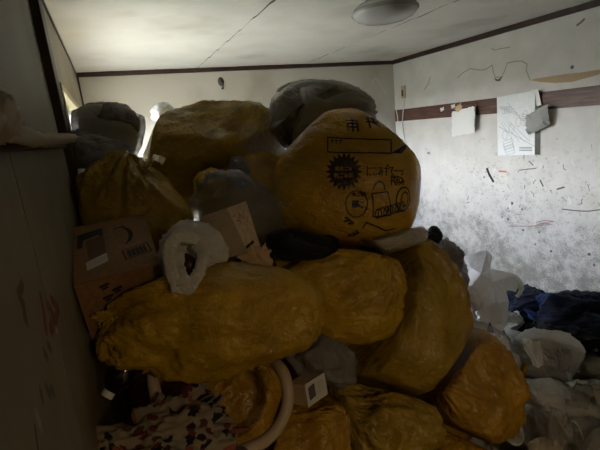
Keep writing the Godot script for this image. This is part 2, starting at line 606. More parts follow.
# ------------------------------------------------------------------ room
func make_room() -> void:
	var t := 0.12
	var fl := structure("floor")
	part("boards", boxes([[Vector3(XL - t, -0.1, ZB - t), Vector3(XR + t, 0, ZF + t)]]), M.tatami, fl)
	# ceiling: three sheets between seams, each slightly buckled across its length
	var ce := structure("ceiling")
	part("slab", boxes([[Vector3(XL - t, HH + 0.02, ZB - t), Vector3(XR + t, HH + 0.12, ZF + t)]]), M.dark_wood, ce)
	var sx := [XL, 0.712, 1.623, XR]
	for k in 3:
		var v := PackedVector3Array()
		var uv := PackedVector2Array()
		var nu := 16
		var nv := 150
		for j in nv + 1:
			for i in nu + 1:
				var z := lerpf(ZB, ZF, float(j) / nv)
				var x := lerpf(sx[k] + 0.0025, sx[k + 1] - 0.0025, float(i) / nu)
				var s := fposmod(z * 4.1 + 0.25 * nz.get_noise_2d(x * 12.0, k * 50.0), 1.0)
				var saw := 0.007 * (s if s < 0.8 else (1.0 - s) * 4.0)
				v.append(Vector3(x, HH - 0.002 + saw * 0.9 + 0.0035 * nz.get_noise_2d(x * 18.0 + k * 70.0, z * 40.0), z))
				uv.append(Vector2(x, z))
		part("ceiling_panel", grid_mesh(v, uv, nu, nv, false, false), M.ceiling, ce)
	# back wall and front wall
	var wb := structure("wall_back")
	part("plaster", boxes([[Vector3(XL - t, 0, ZB - t), Vector3(XR + t, HH + 0.02, ZB)]]), M.plaster, wb)
	var wf := structure("wall_front")
	# the open doorway behind the photographer, and the short hallway with its lamp beyond
	part("plaster", boxes([[Vector3(XL - t, 0, ZF), Vector3(DOOR.x, HH + 0.02, ZF + t)], [Vector3(DOOR.y, 0, ZF), Vector3(XR + t, HH + 0.02, ZF + t)], [Vector3(DOOR.x, 1.98, ZF), Vector3(DOOR.y, HH + 0.02, ZF + t)]]), M.plaster, wf)
	var dr := structure("door_1")
	for b in [[Vector3(DOOR.x - 0.05, 0, ZF - 0.012), Vector3(DOOR.x, 2.03, ZF)], [Vector3(DOOR.y, 0, ZF - 0.012), Vector3(DOOR.y + 0.05, 2.03, ZF)], [Vector3(DOOR.x, 1.98, ZF - 0.012), Vector3(DOOR.y, 2.03, ZF)]]:
		part("door_frame", boxes([b], 0.002), M.dark_wood, dr)
	var hl := structure("wall_hallway")
	var h0 := Vector3(XL - t, 0, ZF + t)
	var h1 := Vector3(1.6, HH, 2.2)
	part("plaster", boxes([[Vector3(h0.x - 0.1, 0, h0.z), Vector3(h0.x, h1.y, h1.z + 0.1)], [Vector3(h1.x, 0, h0.z), Vector3(h1.x + 0.1, h1.y, h1.z + 0.1)], [Vector3(h0.x, 0, h1.z), Vector3(h1.x, h1.y, h1.z + 0.1)], [Vector3(h0.x - 0.1, h1.y, h0.z), Vector3(h1.x + 0.1, h1.y + 0.1, h1.z + 0.1)], [Vector3(h0.x - 0.1, -0.1, h0.z), Vector3(h1.x + 0.1, 0, h1.z + 0.1)]]), M.plaster, hl)
	var at := Vector3(0.55, HH, 1.55)
	var hlamp := thing("hallway_lamp", "round warm hallway ceiling lamp beyond the open doorway", "lamp", at)
	part("lamp_base", lathe([[0.001, 0.0], [0.10, 0.0], [0.10, -0.02], [0.001, -0.02]], Transform3D()), M.white_plastic, hlamp)
	var glow := mat(Color(1.0, 0.86, 0.66), 0.4)
	glow.emission_enabled = true
	glow.emission = Color(1.0, 0.88, 0.70)
	glow.emission_energy_multiplier = 2.0
	part("lamp_shade", lathe([[0.10, -0.02], [0.12, -0.04], [0.11, -0.065], [0.07, -0.082], [0.001, -0.088]], Transform3D(), 32), glow, hlamp, "glowing warm shade")
	var li := AreaLight3D.new()
	li.name = "hallway_light"
	li.area_size = Vector2(0.22, 0.22)
	li.light_color = Color(1.0, 0.88, 0.70)
	li.light_energy = HALL
	li.area_range = 12.0
	li.area_attenuation = 2.0
	li.shadow_enabled = true
	li.position = Vector3(0, -0.095, 0)
	li.rotation_degrees = Vector3(-90, 0, 0)
	hlamp.add_child(li)
	# right wall, with its stains and scribbles
	var wr := structure("wall_right")
	part("core", boxes([[Vector3(XR + 0.004, 0, ZB), Vector3(XR + t, HH + 0.02, ZF)]]), M.plaster, wr)
	part("plaster", panel_mesh(Vector3(XR, HH + 0.01, ZB), Vector3(0, 0, WZ), Vector3(0, -HH - 0.01, 0), 0.004), stained_wall(), wr)
	part("plaster_near", boxes([[Vector3(XR, 0, ZB + WZ), Vector3(XR + 0.004, HH + 0.01, ZF)]]), M.plaster, wr)
	# left wall: boards near the camera, post, then the window
	var wl := structure("wall_left")
	part("core", boxes([[Vector3(XL - t, 0, WIN[0].y), Vector3(XL, HH + 0.02, ZF)],
		[Vector3(XL - t, 0, ZB), Vector3(XL, HH + 0.02, WIN[0].x)],
		[Vector3(XL - t, 0, WIN[0].x), Vector3(XL, WIN[1].x, WIN[0].y)],
		[Vector3(XL - t, WIN[1].y, WIN[0].x), Vector3(XL, HH + 0.02, WIN[0].y)]]), M.board, wl)
	left_board(wl, 0.1, -0.6310, 43)
	left_board(wl, -0.6350, -1.32, 44)
	part("wall_panel", boxes([[Vector3(XL, 0.0, 0.104), Vector3(XL + 0.004, 1.724, ZF)]], 0.001), M.board, wl)
	part("post", boxes([[Vector3(XL - 0.02, 0, -1.42), Vector3(XL + 0.022, HH, -1.32)]], 0.002), M.dark_wood, wl)
	part("rail", boxes([[Vector3(XL, 1.724, -1.32), Vector3(XL + 0.014, 1.757, ZF)]], 0.002), M.dark_wood, wl)
	# dark strips along the ceiling and in the corners
	var cut := [
		[Vector3(XL, HH - 0.032, ZB), Vector3(XR, HH - 0.001, ZB + 0.018)],
		[Vector3(XR - 0.018, HH - 0.036, ZB), Vector3(XR, HH - 0.001, ZF)],
		[Vector3(XL, HH - 0.016, ZB), Vector3(XL + 0.006, HH - 0.001, -1.42)],
		[Vector3(XL, 0, ZB), Vector3(XL + 0.012, HH - 0.03, ZB + 0.02)]]
	for k in cut.size():
		var tr := structure("trim_%d" % (k + 1))
		part("strip", boxes([cut[k]], 0.002), M.dark_wood, tr)
	# the picture rail on the right wall
	var rl := structure("trim_5")
	part("rail", boxes([[Vector3(XR - 0.014, 1.6725, ZB + 0.01), Vector3(XR, 1.778, ZF)]], 0.002), M.rail_wood, rl)
	var wn := structure("window_1")
	var z0: float = WIN[0].x
	var z1: float = WIN[0].y
	var y0: float = WIN[1].x
	var y1: float = WIN[1].y
	var fr := 0.03
	for b in [[Vector3(XL - 0.10, y1 - fr, z0), Vector3(XL + 0.006, y1, z1)], [Vector3(XL - 0.10, y0, z0), Vector3(XL + 0.02, y0 + fr, z1)], [Vector3(XL - 0.10, y0 + fr, z0), Vector3(XL + 0.006, y1 - fr, z0 + fr)], [Vector3(XL - 0.10, y0 + fr, z1 - fr), Vector3(XL + 0.006, y1 - fr, z1)]]:
		part("window_frame", boxes([b], 0.003), M.beige_plastic, wn)
	var zm := (z0 + z1) * 0.5
	for k in 2:
		var a := z0 + fr if k == 0 else zm - 0.015
		var e := zm + 0.015 if k == 0 else z1 - fr
		var x := XL - 0.075 + 0.025 * k
		var lo := Vector3(x, y0 + fr, a)
		var hi := Vector3(x + 0.02, y1 - fr, e)
		var sash := part("sash", boxes([[lo, Vector3(hi.x, lo.y + 0.03, e)], [Vector3(x, hi.y - 0.03, a), hi], [Vector3(x, lo.y + 0.03, a), Vector3(hi.x, hi.y - 0.03, a + 0.03)], [Vector3(x, lo.y + 0.03, e - 0.03), Vector3(hi.x, hi.y - 0.03, e)]]), M.aluminium, wn)
		part("pane", boxes([[Vector3(x + 0.009, lo.y + 0.03, a + 0.03), Vector3(x + 0.010, hi.y - 0.03, e - 0.03)]]), M.pane, sash)

const DOOR := Vector2(0.05, 0.85)                 # doorway behind the camera: x range
const HALL := 1.2                                # strength of the hallway lamp
const WZ := 2.4                                  # length of the right wall that carries drawn stains, from the back wall on
const WIN := [Vector2(-3.15, -1.74), Vector2(0.95, 1.95)]    # window opening: z range, y range

func wall_px(p: Vector2) -> Vector2:             # (z, y) on the right wall to its image
	return Vector2((p.x - ZB) / WZ * 1024.0, (HH + 0.01 - p.y) / (HH + 0.01) * 960.0)

func wp(list: Array) -> Array:
	var out := []
	for p in list: out.append(wall_px(p))
	return out

func stained_wall() -> StandardMaterial3D:
	var im := blank(1024, 960, Color(0.77, 0.76, 0.73))
	mottle(im, 0.05, 0.012, 41)
	var rng := RandomNumberGenerator.new()
	rng.seed = 77
	var grime := FastNoiseLite.new()
	grime.seed = 5
	grime.frequency = 0.05
	grime.fractal_octaves = 4
	# ingrained dirt in ragged patches on the lower wall, broken up by fine grain
	var patch := FastNoiseLite.new()
	patch.seed = 8
	patch.frequency = 0.007
	patch.fractal_octaves = 5
	var grain := FastNoiseLite.new()
	grain.seed = 9
	grain.frequency = 0.16
	for y in range(int(wall_px(Vector2(0, 1.45)).y), 960):
		for x in 1024:
			var reach_up: float = 1.1 * clampf(1.0 - (y - 380.0) / 330.0, 0.0, 1.0)     # the patches grow sparse towards the top
			var a: float = smoothstep(-0.45, 0.55, 0.6 * patch.get_noise_2d(x, y * 1.3) + 0.5 * patch.get_noise_2d(x * 4.0 + 900.0, y * 4.0) + 0.5 * grain.get_noise_2d(x, y) - reach_up + 0.12)
			if a > 0.0:
				var o := im.get_pixel(x, y)
				im.set_pixel(x, y, o.lerp(Color(0.40, 0.38, 0.34, 1.0), a * 0.60))
	# smudges of grey dirt in clusters, then specks and scuffs, thick in the middle of the lower wall
	for k in 2600:
		var p := Vector2(rng.randfn(-2.0, 0.5), rng.randfn(0.98, 0.30))
		if p.y > 1.50 or p.x < ZB + 0.1: continue
		var q := wall_px(p)
		if grime.get_noise_2dv(q * 0.5) > 0.02:
			dab(im, q, rng.randf_range(1.5, 6.0), Color(0.40, 0.40, 0.41, 0.07))
	for k in 1500:
		var p := Vector2(rng.randfn(-2.0, 0.40), rng.randfn(1.10, 0.24))
		if p.y > 1.50 or p.x < ZB + 0.1: continue
		var q := wall_px(p)
		var g := rng.randf_range(0.28, 0.60)
		if grime.get_noise_2dv(q) > 0.0:
			dab(im, q, rng.randf_range(0.6, 2.2), Color(g, g, g * 1.05, rng.randf_range(0.15, 0.5)))
	for k in 60:
		var p := Vector2(rng.randfn(-2.0, 0.36), rng.randfn(1.18, 0.2))
		if p.y > 1.50: continue
		var q := wall_px(p)
		var d := Vector2.from_angle(rng.randf_range(0, TAU)) * rng.randf_range(3, 14)
		var c: Color = [Color(0.36, 0.37, 0.42, 0.4), Color(0.4, 0.36, 0.33, 0.4), Color(0.5, 0.5, 0.52, 0.5), Color(0.88, 0.88, 0.87, 0.6)][k % 4]
		stroke(im, [q, q + d, q + d * 1.3 + d.orthogonal() * rng.randf_range(-0.5, 0.5)], rng.randf_range(0.6, 1.3), c)
	# blotches of dirt low down
	for k in 900:
		var p := Vector2(rng.randf_range(ZB + 0.1, -1.0), rng.randfn(0.68, 0.2))
		if p.y > 1.1: continue
		var q := wall_px(p)
		if grime.get_noise_2dv(q * 0.35) > -0.05:
			dab(im, q, rng.randf_range(2, 11), Color(0.44, 0.42, 0.38, 0.09))
	# single marks that can be told apart
	stroke(im, wp([Vector2(-2.3011, 1.2750), Vector2(-2.2825, 1.2388), Vector2(-2.2458, 1.1893)]), 4.0, Color(0.10, 0.09, 0.08))
	for m in [[Vector2(-2.3287, 1.2133), 3.0], [Vector2(-2.3102, 1.2521), 2.0], [Vector2(-2.0802, 1.0448), 4.5], [Vector2(-2.1127, 1.0041), 2.5], [Vector2(-1.9990, 1.0126), 3.0], [Vector2(-2.1111, 0.9230), 3.5], [Vector2(-1.9870, 0.8640), 3.5], [Vector2(-1.8656, 0.8729), 3.0], [Vector2(-1.7754, 0.7603), 3.5], [Vector2(-1.5333, 0.7987), 4.0], [Vector2(-1.5004, 0.7372), 3.0], [Vector2(-2.9407, 1.3825), 4.0], [Vector2(-1.6944, 1.8985), 4.5], [Vector2(-2.9651, 1.4170), 2.0], [Vector2(-1.8921, 0.7827), 2.5], [Vector2(-2.1628, 0.9297), 2.5]]:
		dab(im, wall_px(m[0]), m[1], Color(0.22, 0.22, 0.24, 0.75))
	stroke(im, wp([Vector2(-2.1938, 1.2660), Vector2(-2.1343, 1.2658)]), 2.5, Color(0.75, 0.42, 0.22, 0.8))
	stroke(im, wp([Vector2(-2.9275, 1.3914), Vector2(-2.9155, 1.3743)]), 2.0, Color(0.6, 0.35, 0.2, 0.8))
	stroke(im, wp([Vector2(-2.1101, 0.8709), Vector2(-1.9338, 0.9024), Vector2(-1.7762, 0.9440)]), 1.0, Color(0.5, 0.36, 0.36, 0.4))
	stroke(im, wp([Vector2(-1.8900, 0.9381), Vector2(-1.8188, 0.9637), Vector2(-1.7703, 0.9651), Vector2(-1.8748, 0.9268), Vector2(-1.7902, 0.9483)]), 1.0, Color(0.55, 0.38, 0.38, 0.45))
	stroke(im, wp([Vector2(-1.7143, 1.0524), Vector2(-1.6260, 1.0553), Vector2(-1.5547, 1.0625), Vector2(-1.4878, 1.0811)]), 1.2, Color(0.32, 0.30, 0.26, 0.8))
	stroke(im, wp([Vector2(-2.0296, 1.2820), Vector2(-1.9026, 1.3019)]), 1.2, Color(0.35, 0.34, 0.33, 0.7))
	stroke(im, wp([Vector2(-1.8712, 1.2248), Vector2(-1.8486, 1.1871)]), 2.0, Color(0.3, 0.3, 0.3, 0.7))
	stroke(im, wp([Vector2(-1.7528, 1.1764), Vector2(-1.7081, 1.1932)]), 2.0, Color(0.3, 0.28, 0.27, 0.7))
	stroke(im, wp([Vector2(-1.9552, 1.3460), Vector2(-1.9250, 1.3207)]), 1.6, Color(0.4, 0.38, 0.36, 0.7))
	# cracks and peeled plaster above the rail
	stroke(im, wp([Vector2(-2.5906, 1.9604), Vector2(-2.5293, 1.9916), Vector2(-2.4608, 2.0095), Vector2(-2.3677, 1.9848), Vector2(-2.3141, 1.9833), Vector2(-2.2624, 2.0018), Vector2(-2.2535, 1.9608), Vector2(-2.2362, 1.9185), Vector2(-2.1863, 1.9116), Vector2(-2.1624, 1.9406), Vector2(-2.1395, 1.9945), Vector2(-2.0778, 1.9967), Vector2(-2.0255, 1.9878), Vector2(-1.9886, 1.9634), Vector2(-1.9947, 1.9279), Vector2(-1.9641, 1.8624)]), 1.3, Color(0.54, 0.50, 0.42, 0.6))
	poly(im, PackedVector2Array(wp([Vector2(-2.2445, 1.9130), Vector2(-2.2108, 1.8985), Vector2(-2.1701, 1.9158), Vector2(-2.1941, 1.8864), Vector2(-2.2274, 1.8908)])), Color(0.28, 0.25, 0.20, 0.9))
	poly(im, PackedVector2Array(wp([Vector2(-1.9712, 1.8634), Vector2(-1.8612, 1.8664), Vector2(-1.7344, 1.8657), Vector2(-1.6180, 1.8596), Vector2(-1.5164, 1.8600), Vector2(-1.5150, 1.8391), Vector2(-1.5886, 1.8285), Vector2(-1.6900, 1.8148), Vector2(-1.7881, 1.8217), Vector2(-1.8938, 1.8411)])), Color(0.62, 0.52, 0.38, 0.85))
	stroke(im, wp([Vector2(-2.2719, 2.1148), Vector2(-2.2465, 2.0969), Vector2(-2.1971, 2.0970), Vector2(-2.1180, 2.0910)]), 1.2, Color(0.55, 0.50, 0.40, 0.5))
	stroke(im, wp([Vector2(-1.6774, 2.1207), Vector2(-1.6556, 2.1311), Vector2(-1.6397, 2.1426)]), 2.6, Color(0.42, 0.38, 0.32, 0.7))
	stroke(im, wp([Vector2(-2.9694, 1.9148), Vector2(-2.9177, 1.9572), Vector2(-2.8912, 2.0095)]), 1.5, Color(0.45, 0.43, 0.40, 0.5))
	var m := mat(Color.WHITE, 0.8)
	m.albedo_texture = tex(im)
	return m

# one board of the near left wall, from z = a (towards the camera) to z = b, with its reddish stains and scuffs
func left_board(parent: Node3D, a: float, b: float, sd: int) -> void:
	var im := blank(512, 1024, Color(0.50, 0.46, 0.37))
	mottle(im, 0.10, 0.01, sd)
	var px := func(p: Vector2) -> Vector2: return Vector2((a - p.x) / (a - b) * 512.0, (1.724 - p.y) / 1.724 * 1024.0)
	for s in [[Vector2(-0.5286, 1.5808), Vector2(-0.5032, 1.5777), Vector2(-0.5116, 1.5633), Vector2(-0.5023, 1.5519)], [Vector2(-0.5042, 1.5785), Vector2(-0.5062, 1.5676), Vector2(-0.5083, 1.5565), Vector2(-0.5056, 1.5459)]]:
		stroke(im, [px.call(s[0]), px.call(s[1]), px.call(s[2]), px.call(s[3])], 4.0, Color(0.33, 0.16, 0.11, 0.75))
	for s in [[Vector2(-0.6019, 1.5410), Vector2(-0.5971, 1.5220), Vector2(-0.5832, 1.5028)], [Vector2(-0.6297, 1.5196), Vector2(-0.6511, 1.4965), Vector2(-0.6099, 1.4912)], [Vector2(-0.6628, 1.5151), Vector2(-0.6978, 1.4896), Vector2(-0.6525, 1.4852), Vector2(-0.6156, 1.4888)]]:
		for k in s.size() - 1:
			stroke(im, [px.call(s[k]), px.call(s[k + 1])], 5.0, Color(0.38, 0.10, 0.09, 0.75))
	dab(im, px.call(Vector2(-0.6459, 1.4756)), 4.0, Color(0.75, 0.70, 0.62, 0.8))
	for s in [[Vector2(-0.5735, 1.4865), Vector2(-0.5820, 1.4754)], [Vector2(-0.5460, 1.4903), Vector2(-0.5524, 1.4792)], [Vector2(-0.4871, 1.4717), Vector2(-0.4864, 1.4624)], [Vector2(-0.5137, 1.4609), Vector2(-0.5212, 1.4459)], [Vector2(-0.5322, 1.4472), Vector2(-0.5407, 1.4367)]]:
		stroke(im, [px.call(s[0]), px.call(s[1])], 4.0, Color(0.26, 0.23, 0.18, 0.7))
	stroke(im, [px.call(Vector2(-0.4529, 1.4661)), px.call(Vector2(-0.4539, 1.4502))], 4.0, Color(0.66, 0.58, 0.44, 0.8))
	stroke(im, [px.call(Vector2(-0.4362, 1.4627)), px.call(Vector2(-0.4220, 1.4373))], 2.0, Color(0.22, 0.19, 0.15, 0.8))
	dab(im, px.call(Vector2(-0.6979, 1.3303)), 9.0, Color(0.58, 0.53, 0.44, 0.5))
	var m := mat(Color.WHITE, 0.55)
	m.albedo_texture = tex(im)
	part("wall_panel", panel_mesh(Vector3(XL + 0.004, 1.724, a), Vector3(0, 0, b - a), Vector3(0, -1.724, 0), 0.004), m, parent)

# ------------------------------------------------------------------ print on the large bag
const INK := Color(0.09, 0.075, 0.05, 0.85)

func glyph(im: Image, at: Vector2, w: float, h: float, strokes: Array, r: float, c: Color) -> void:
	for s in strokes:
		var p := []
		for k in range(0, s.size(), 2): p.append(at + Vector2(s[k] * w, s[k + 1] * h))
		stroke(im, p, r, c)

func ring(c: Vector2, rx: float, ry: float, a0 := 0.0, a1 := TAU, n := 20) -> Array:
	var out := []
	for k in n + 1:
		var a := lerpf(a0, a1, float(k) / n)
		out.append(c + Vector2(cos(a) * rx, sin(a) * ry))
	return out

func printed_bag() -> StandardMaterial3D:
	var im := blank(2048, 1024, Color(0.73, 0.58, 0.14))
	mottle(im, 0.10, 0.006, 51)
	# framed blank field with a black square at its end
	var f := [Vector2(1434.2641, 363.9179), Vector2(1698.3832, 373.8281), Vector2(1690.1326, 426.8593), Vector2(1437.5457, 422.2374), Vector2(1434.2641, 363.9179)]
	stroke(im, f, 2.6, INK)
	for k in 3: glyph(im, (Vector2(1447.2860, 372.0329)) + Vector2(k * 17.0, 0), 12, 14, [[0, 0.2, 1, 0.2], [0.5, 0, 0.4, 1]], 1.8, INK)
	poly(im, PackedVector2Array([Vector2(2034.1090, 260.1474), Vector2(1860.3413, 329.7733), Vector2(1741.1924, 425.4842), Vector2(1690.1326, 426.8593)]), INK)
	glyph(im, (Vector2(2078.0739, 279.5688)), 50, 60, [[0, 0.1, 0.5, 0.5, 0, 0.9], [0.4, 0.1, 1, 0.1, 0.7, 0.9], [0.4, 0.5, 1, 0.5]], 3.0, Color(0.66, 0.47, 0.10))
	# large heading over the field
	var heads := [[[0, 0.1, 1, 0.1], [0.5, 0, 0.5, 1], [0.1, 0.4, 0.9, 0.4], [0.1, 0.7, 0.9, 0.7], [0.1, 0.4, 0.1, 1], [0.9, 0.4, 0.9, 1]],
		[[0, 0.2, 0.4, 0.1], [0.2, 0, 0.2, 1], [0, 0.5, 0.4, 0.5], [0.5, 0.2, 1, 0.2], [0.75, 0, 0.6, 0.6, 1, 1], [0.5, 0.6, 1, 0.6]],
		[[0.2, 0.2, 0.8, 0.2], [0.1, 0.8, 0.5, 1, 0.9, 0.8], [0.9, 0, 1, 0.15]],
		[[0.1, 0.2, 0.6, 0.2, 0.3, 0.9, 0.1, 0.7, 0.9, 0.6], [0.8, 0.4, 0.7, 1]]]
	for k in 4:
		var at: Vector2 = (Vector2(1510.5656, 287.3400)).lerp(Vector2(1802.4857, 230.6247), k / 3.0)
		glyph(im, at - Vector2(0, 8), 56, 56, heads[k], 4.2, INK)
	# jagged star with two small lines inside
	var c := Vector2(1501.6307, 500.0930)
	var sp := PackedVector2Array()
	for k in 40:
		var r := 1.0 if k % 2 == 0 else 0.74
		sp.append(c + Vector2(cos(TAU * k / 40.0) * 73.0, sin(TAU * k / 40.0) * 78.0) * r)
	poly(im, sp, INK)
	for k in 4: glyph(im, c + Vector2(-34 + k * 17, -20), 13, 15, heads[k], 1.5, Color(0.66, 0.47, 0.10))
	for k in 4: glyph(im, c + Vector2(-38 + k * 19, 6), 15, 18, heads[(k + 1) % 4], 1.5, Color(0.66, 0.47, 0.10))
	# the line of kana, and three bold letters below it
	var kana := [[[0.1, 0, 0.05, 1, 0.15, 0.8], [0.4, 0.2, 0.95, 0.2], [0.4, 0.8, 0.65, 0.95, 0.95, 0.85]], [[0.15, 0.2, 0.8, 0.2], [0.1, 0.75, 0.45, 0.95, 0.9, 0.85]], [[0.1, 0.2, 0.6, 0.2, 0.25, 0.9, 0.05, 0.75, 0.95, 0.6], [0.8, 0.4, 0.65, 1]],
		[[0, 0.25, 1, 0.25], [0.55, 0, 0.55, 0.6, 0.4, 0.6, 0.55, 0.45, 0.5, 1], [0.85, -0.1, 0.9, 0.05], [1.0, -0.15, 1.05, 0]], [[0.05, 0.2, 0.95, 0.15, 0.5, 0.5, 0.6, 0.95, 0.85, 0.95]], [[0.05, 0.5, 0.95, 0.5]], [[0.2, 0.55, 0.8, 0.45, 0.85, 0.7, 0.5, 0.95]]]
	for k in 7:
		var at: Vector2 = (Vector2(1590.4577, 479.2029)).lerp(Vector2(1718.3953, 473.9699), k / 6.0)
		glyph(im, at, 17 + k * 1.5, 38, kana[k], 1.8, INK)
	for k in 3:
		var at: Vector2 = (Vector2(1683.2222, 515.1599)).lerp(Vector2(1722.5937, 513.6320), k / 2.0)
		glyph(im, at, 20, 34, heads[[1, 0, 3][k]], 2.2, INK)
	# outline drawings: a carrier bag, groceries, a round badge, scattered small marks
	var bg := [Vector2(1611.2719, 586.3901), Vector2(1671.8395, 575.6395), Vector2(1697.5047, 664.6658), Vector2(1623.4153, 674.2705), Vector2(1611.2719, 586.3901)]
	stroke(im, bg, 2.2, INK)
	stroke(im, ring(Vector2(1638.9583, 569.1841), 22, 30, PI, TAU), 2.6, INK)
	stroke(im, ring(Vector2(1741.2688, 599.1270), 34, 44), 3.0, INK)
	stroke(im, ring(Vector2(1746.3872, 598.8596), 18, 26), 2.6, INK)
	for k in 7:
		var q: Vector2 = (Vector2(1642.8544, 660.6169)).lerp(Vector2(1736.1537, 626.5870), k / 6.0)
		stroke(im, ring(q, 13 + 4 * sin(k * 2.0), 18), 2.2, INK)
		dab(im, q + Vector2(6, 14), 5.0, INK)
	stroke(im, ring(Vector2(1551.4300, 628.5350), 44, 52), 2.2, INK)
	for k in 3: glyph(im, (Vector2(1534.5120, 616.4857)) + Vector2(k * 16, 0), 13, 26, heads[k], 2.6, INK)
	for k in 3: glyph(im, (Vector2(1534.1300, 583.8309)) + Vector2(k * 18, 0), 15, 14, heads[3 - k], 2.4, INK)
	for p in [Vector2(1501.3252, 677.1735), Vector2(1519.0072, 690.3515), Vector2(1535.9602, 745.9209), Vector2(1549.9021, 735.7814), Vector2(1515.8750, 750.8483)]: glyph(im, p, 26, 22, kana[2], 2.4, INK)
	stroke(im, [Vector2(1587.1345, 724.7424), Vector2(1601.4203, 701.2167), Vector2(1641.2501, 711.7000), Vector2(1697.6575, 725.8884), Vector2(1735.3515, 713.9154)], 2.6, INK)
	var m := mat(Color.WHITE, 0.27)
	m.albedo_texture = tex(im)
	m.normal_enabled = true
	m.normal_texture = M.crease
	m.normal_scale = 0.55
	m.backlight_enabled = true
	m.backlight = Color(0.3, 0.3, 0.3)
	return m

# ------------------------------------------------------------------ smaller builders
func lump(called: String, label: String, category: String, xf: Transform3D, m: Material, o := {}, group := "") -> Node3D:
	var base := Vector3(xf.origin.x, xf.origin.y - reach(xf, Vector3.UP), xf.origin.z)
	var q := {"wr": 0.012, "wf": 6.0, "facets": 26, "hulls": 3, "low": 0.5, "sharp": 0.025, "grow": 1.22, "pleat": 0.05, "teat": 0.1, "nu": 72, "nv": 50, "fine": 0.2}
	q.merge(o, true)
	q.planes = press_planes(xf, 1.0, -1, q.get("keep", 0.0))
	bags.append({"xf": xf, "o": q})
	q.origin = base
	var t := thing(called, label, category, base, group)
	part(q.get("part", "film"), blob(xf, q), m, t)
	return t

func cloth(called: String, label: String, category: String, at: Vector3, size: Vector2, turn: Vector3, m: Material, o := {}, group := "") -> Node3D:
	var xf := Transform3D(Basis.from_euler(turn * PI / 180.0).scaled_local(Vector3(size.x * 0.5, 1.0, size.y * 0.5)), at)
	var q := o.duplicate()
	q.origin = at
	var t := thing(called, label, category, at, group)
	part(q.get("part", "sheet"), sheet(xf, q), m, t)
	return t

func strap(t: Node3D, called: String, pts: Array, w: float, m: Material, up := Vector3.UP) -> void:
	part(called, tube(pts, w, 0.004, {"origin": t.position, "lump": 0.35, "nu": 10, "twist": 0.05, "up": up}), m, t)

# a crumpled film of flat facets: corner points (world), triangles between them, a little thickness
func facets_mesh(pts: Array, tris: Array, org: Vector3, back: Vector3) -> ArrayMesh:
	var st := SurfaceTool.new()
	st.begin(Mesh.PRIMITIVE_TRIANGLES)
	var mid := Vector3.ZERO
	for p in pts: mid += p / pts.size()
	for side in 2:
		st.set_smooth_group(-1)
		for k in range(0, tris.size(), 3):
			var q := []
			for e in 3:
				var p: Vector3 = pts[tris[k + e]]
				q.append((p if side == 0 else mid + (p - mid) * 0.9 + back) - org)
			# each facet is split in four, its edge middles bent a little, so that the creases are not straight
			var m := []
			for e in 3:
				var c: Vector3 = (q[e] + q[(e + 1) % 3]) * 0.5
				var w := (c + org) * 90.0
				m.append(c + back.normalized() * 0.12 * q[e].distance_to(q[(e + 1) % 3]) * nf.get_noise_3d(w.x, w.y, w.z))
			var n: Vector3 = -back if side == 0 else back
			for tr in [[q[0], m[0], m[2]], [m[0], q[1], m[1]], [m[2], m[1], q[2]], [m[0], m[1], m[2]]]:
				tri(st, tr[0], tr[1], tr[2], n)
	st.generate_normals()
	return st.commit()

# ------------------------------------------------------------------ the scene
func _ready() -> void:
	# camera, sky and exposure
	var cam := Camera3D.new()
	cam.name = "camera"
	cam.fov = 56.45
	cam.near = 0.03
	cam.transform = Transform3D(Vector3(0.9077, -0.0971, 0.4082), Vector3(0.1804, 0.9686, -0.1708), Vector3(-0.3788, 0.2287, 0.8968), Vector3(0.0000, 1.7200, 0.0000))
	add_child(cam)
	cam.current = true
	var sky := ProceduralSkyMaterial.new()
	sky.sky_top_color = Color(0.76, 0.81, 0.89)
	sky.sky_horizon_color = Color(0.93, 0.94, 0.95)
	sky.ground_bottom_color = Color(0.36, 0.37, 0.36)
	sky.ground_horizon_color = Color(0.46, 0.47, 0.46)
	sky.sky_energy_multiplier = 1.0
	var env := Environment.new()
	env.background_mode = Environment.BG_SKY
	env.sky = Sky.new()
	env.sky.sky_material = sky
	env.background_energy_multiplier = 64.0
	env.tonemap_mode = Environment.TONE_MAPPER_LINEAR
	env.tonemap_exposure = 1.0
	env.sdfgi_enabled = true
	env.ssao_enabled = true
	env.ssil_enabled = true
	var we := WorldEnvironment.new()
	we.name = "environment"
	we.environment = env
	add_child(we)

	nz.seed = 1
	nz.frequency = 0.05
	nr.seed = 2
	nr.frequency = 0.06
	nr.fractal_type = FastNoiseLite.FRACTAL_RIDGED
	nr.fractal_octaves = 3
	nr.fractal_lacunarity = 1.9
	nr.domain_warp_enabled = true
	nr.domain_warp_amplitude = 12.0
	nf.seed = 3
	nf.frequency = 0.06
	nf.fractal_octaves = 2

	make_materials()
	M.wrapper = mat(Color(0.20, 0.09, 0.06), 0.4)
	M.red_film = mat(Color(0.35, 0.10, 0.08), 0.4)
	M.grey_paper = mat(Color(0.60, 0.60, 0.58), 0.85)
	make_room()
	make_heap()
	make_heap_things()
	make_wall_things()
	make_right_side()

# unseen bags added behind the heap to block the window's lower light
const BACK := [Vector3(0.14, 0.21, -2.25), Vector3(0.60, 0.21, -2.22), Vector3(0.14, 0.21, -2.70), Vector3(0.60, 0.21, -2.68), Vector3(0.14, 0.21, -3.12), Vector3(0.14, 0.60, -2.22), Vector3(0.56, 0.60, -2.22), Vector3(0.14, 0.60, -2.66), Vector3(0.54, 0.58, -2.64), Vector3(0.14, 0.60, -3.08), Vector3(0.13, 0.98, -2.10), Vector3(0.50, 0.97, -2.24), Vector3(0.13, 0.97, -2.54), Vector3(0.13, 0.97, -2.98)]

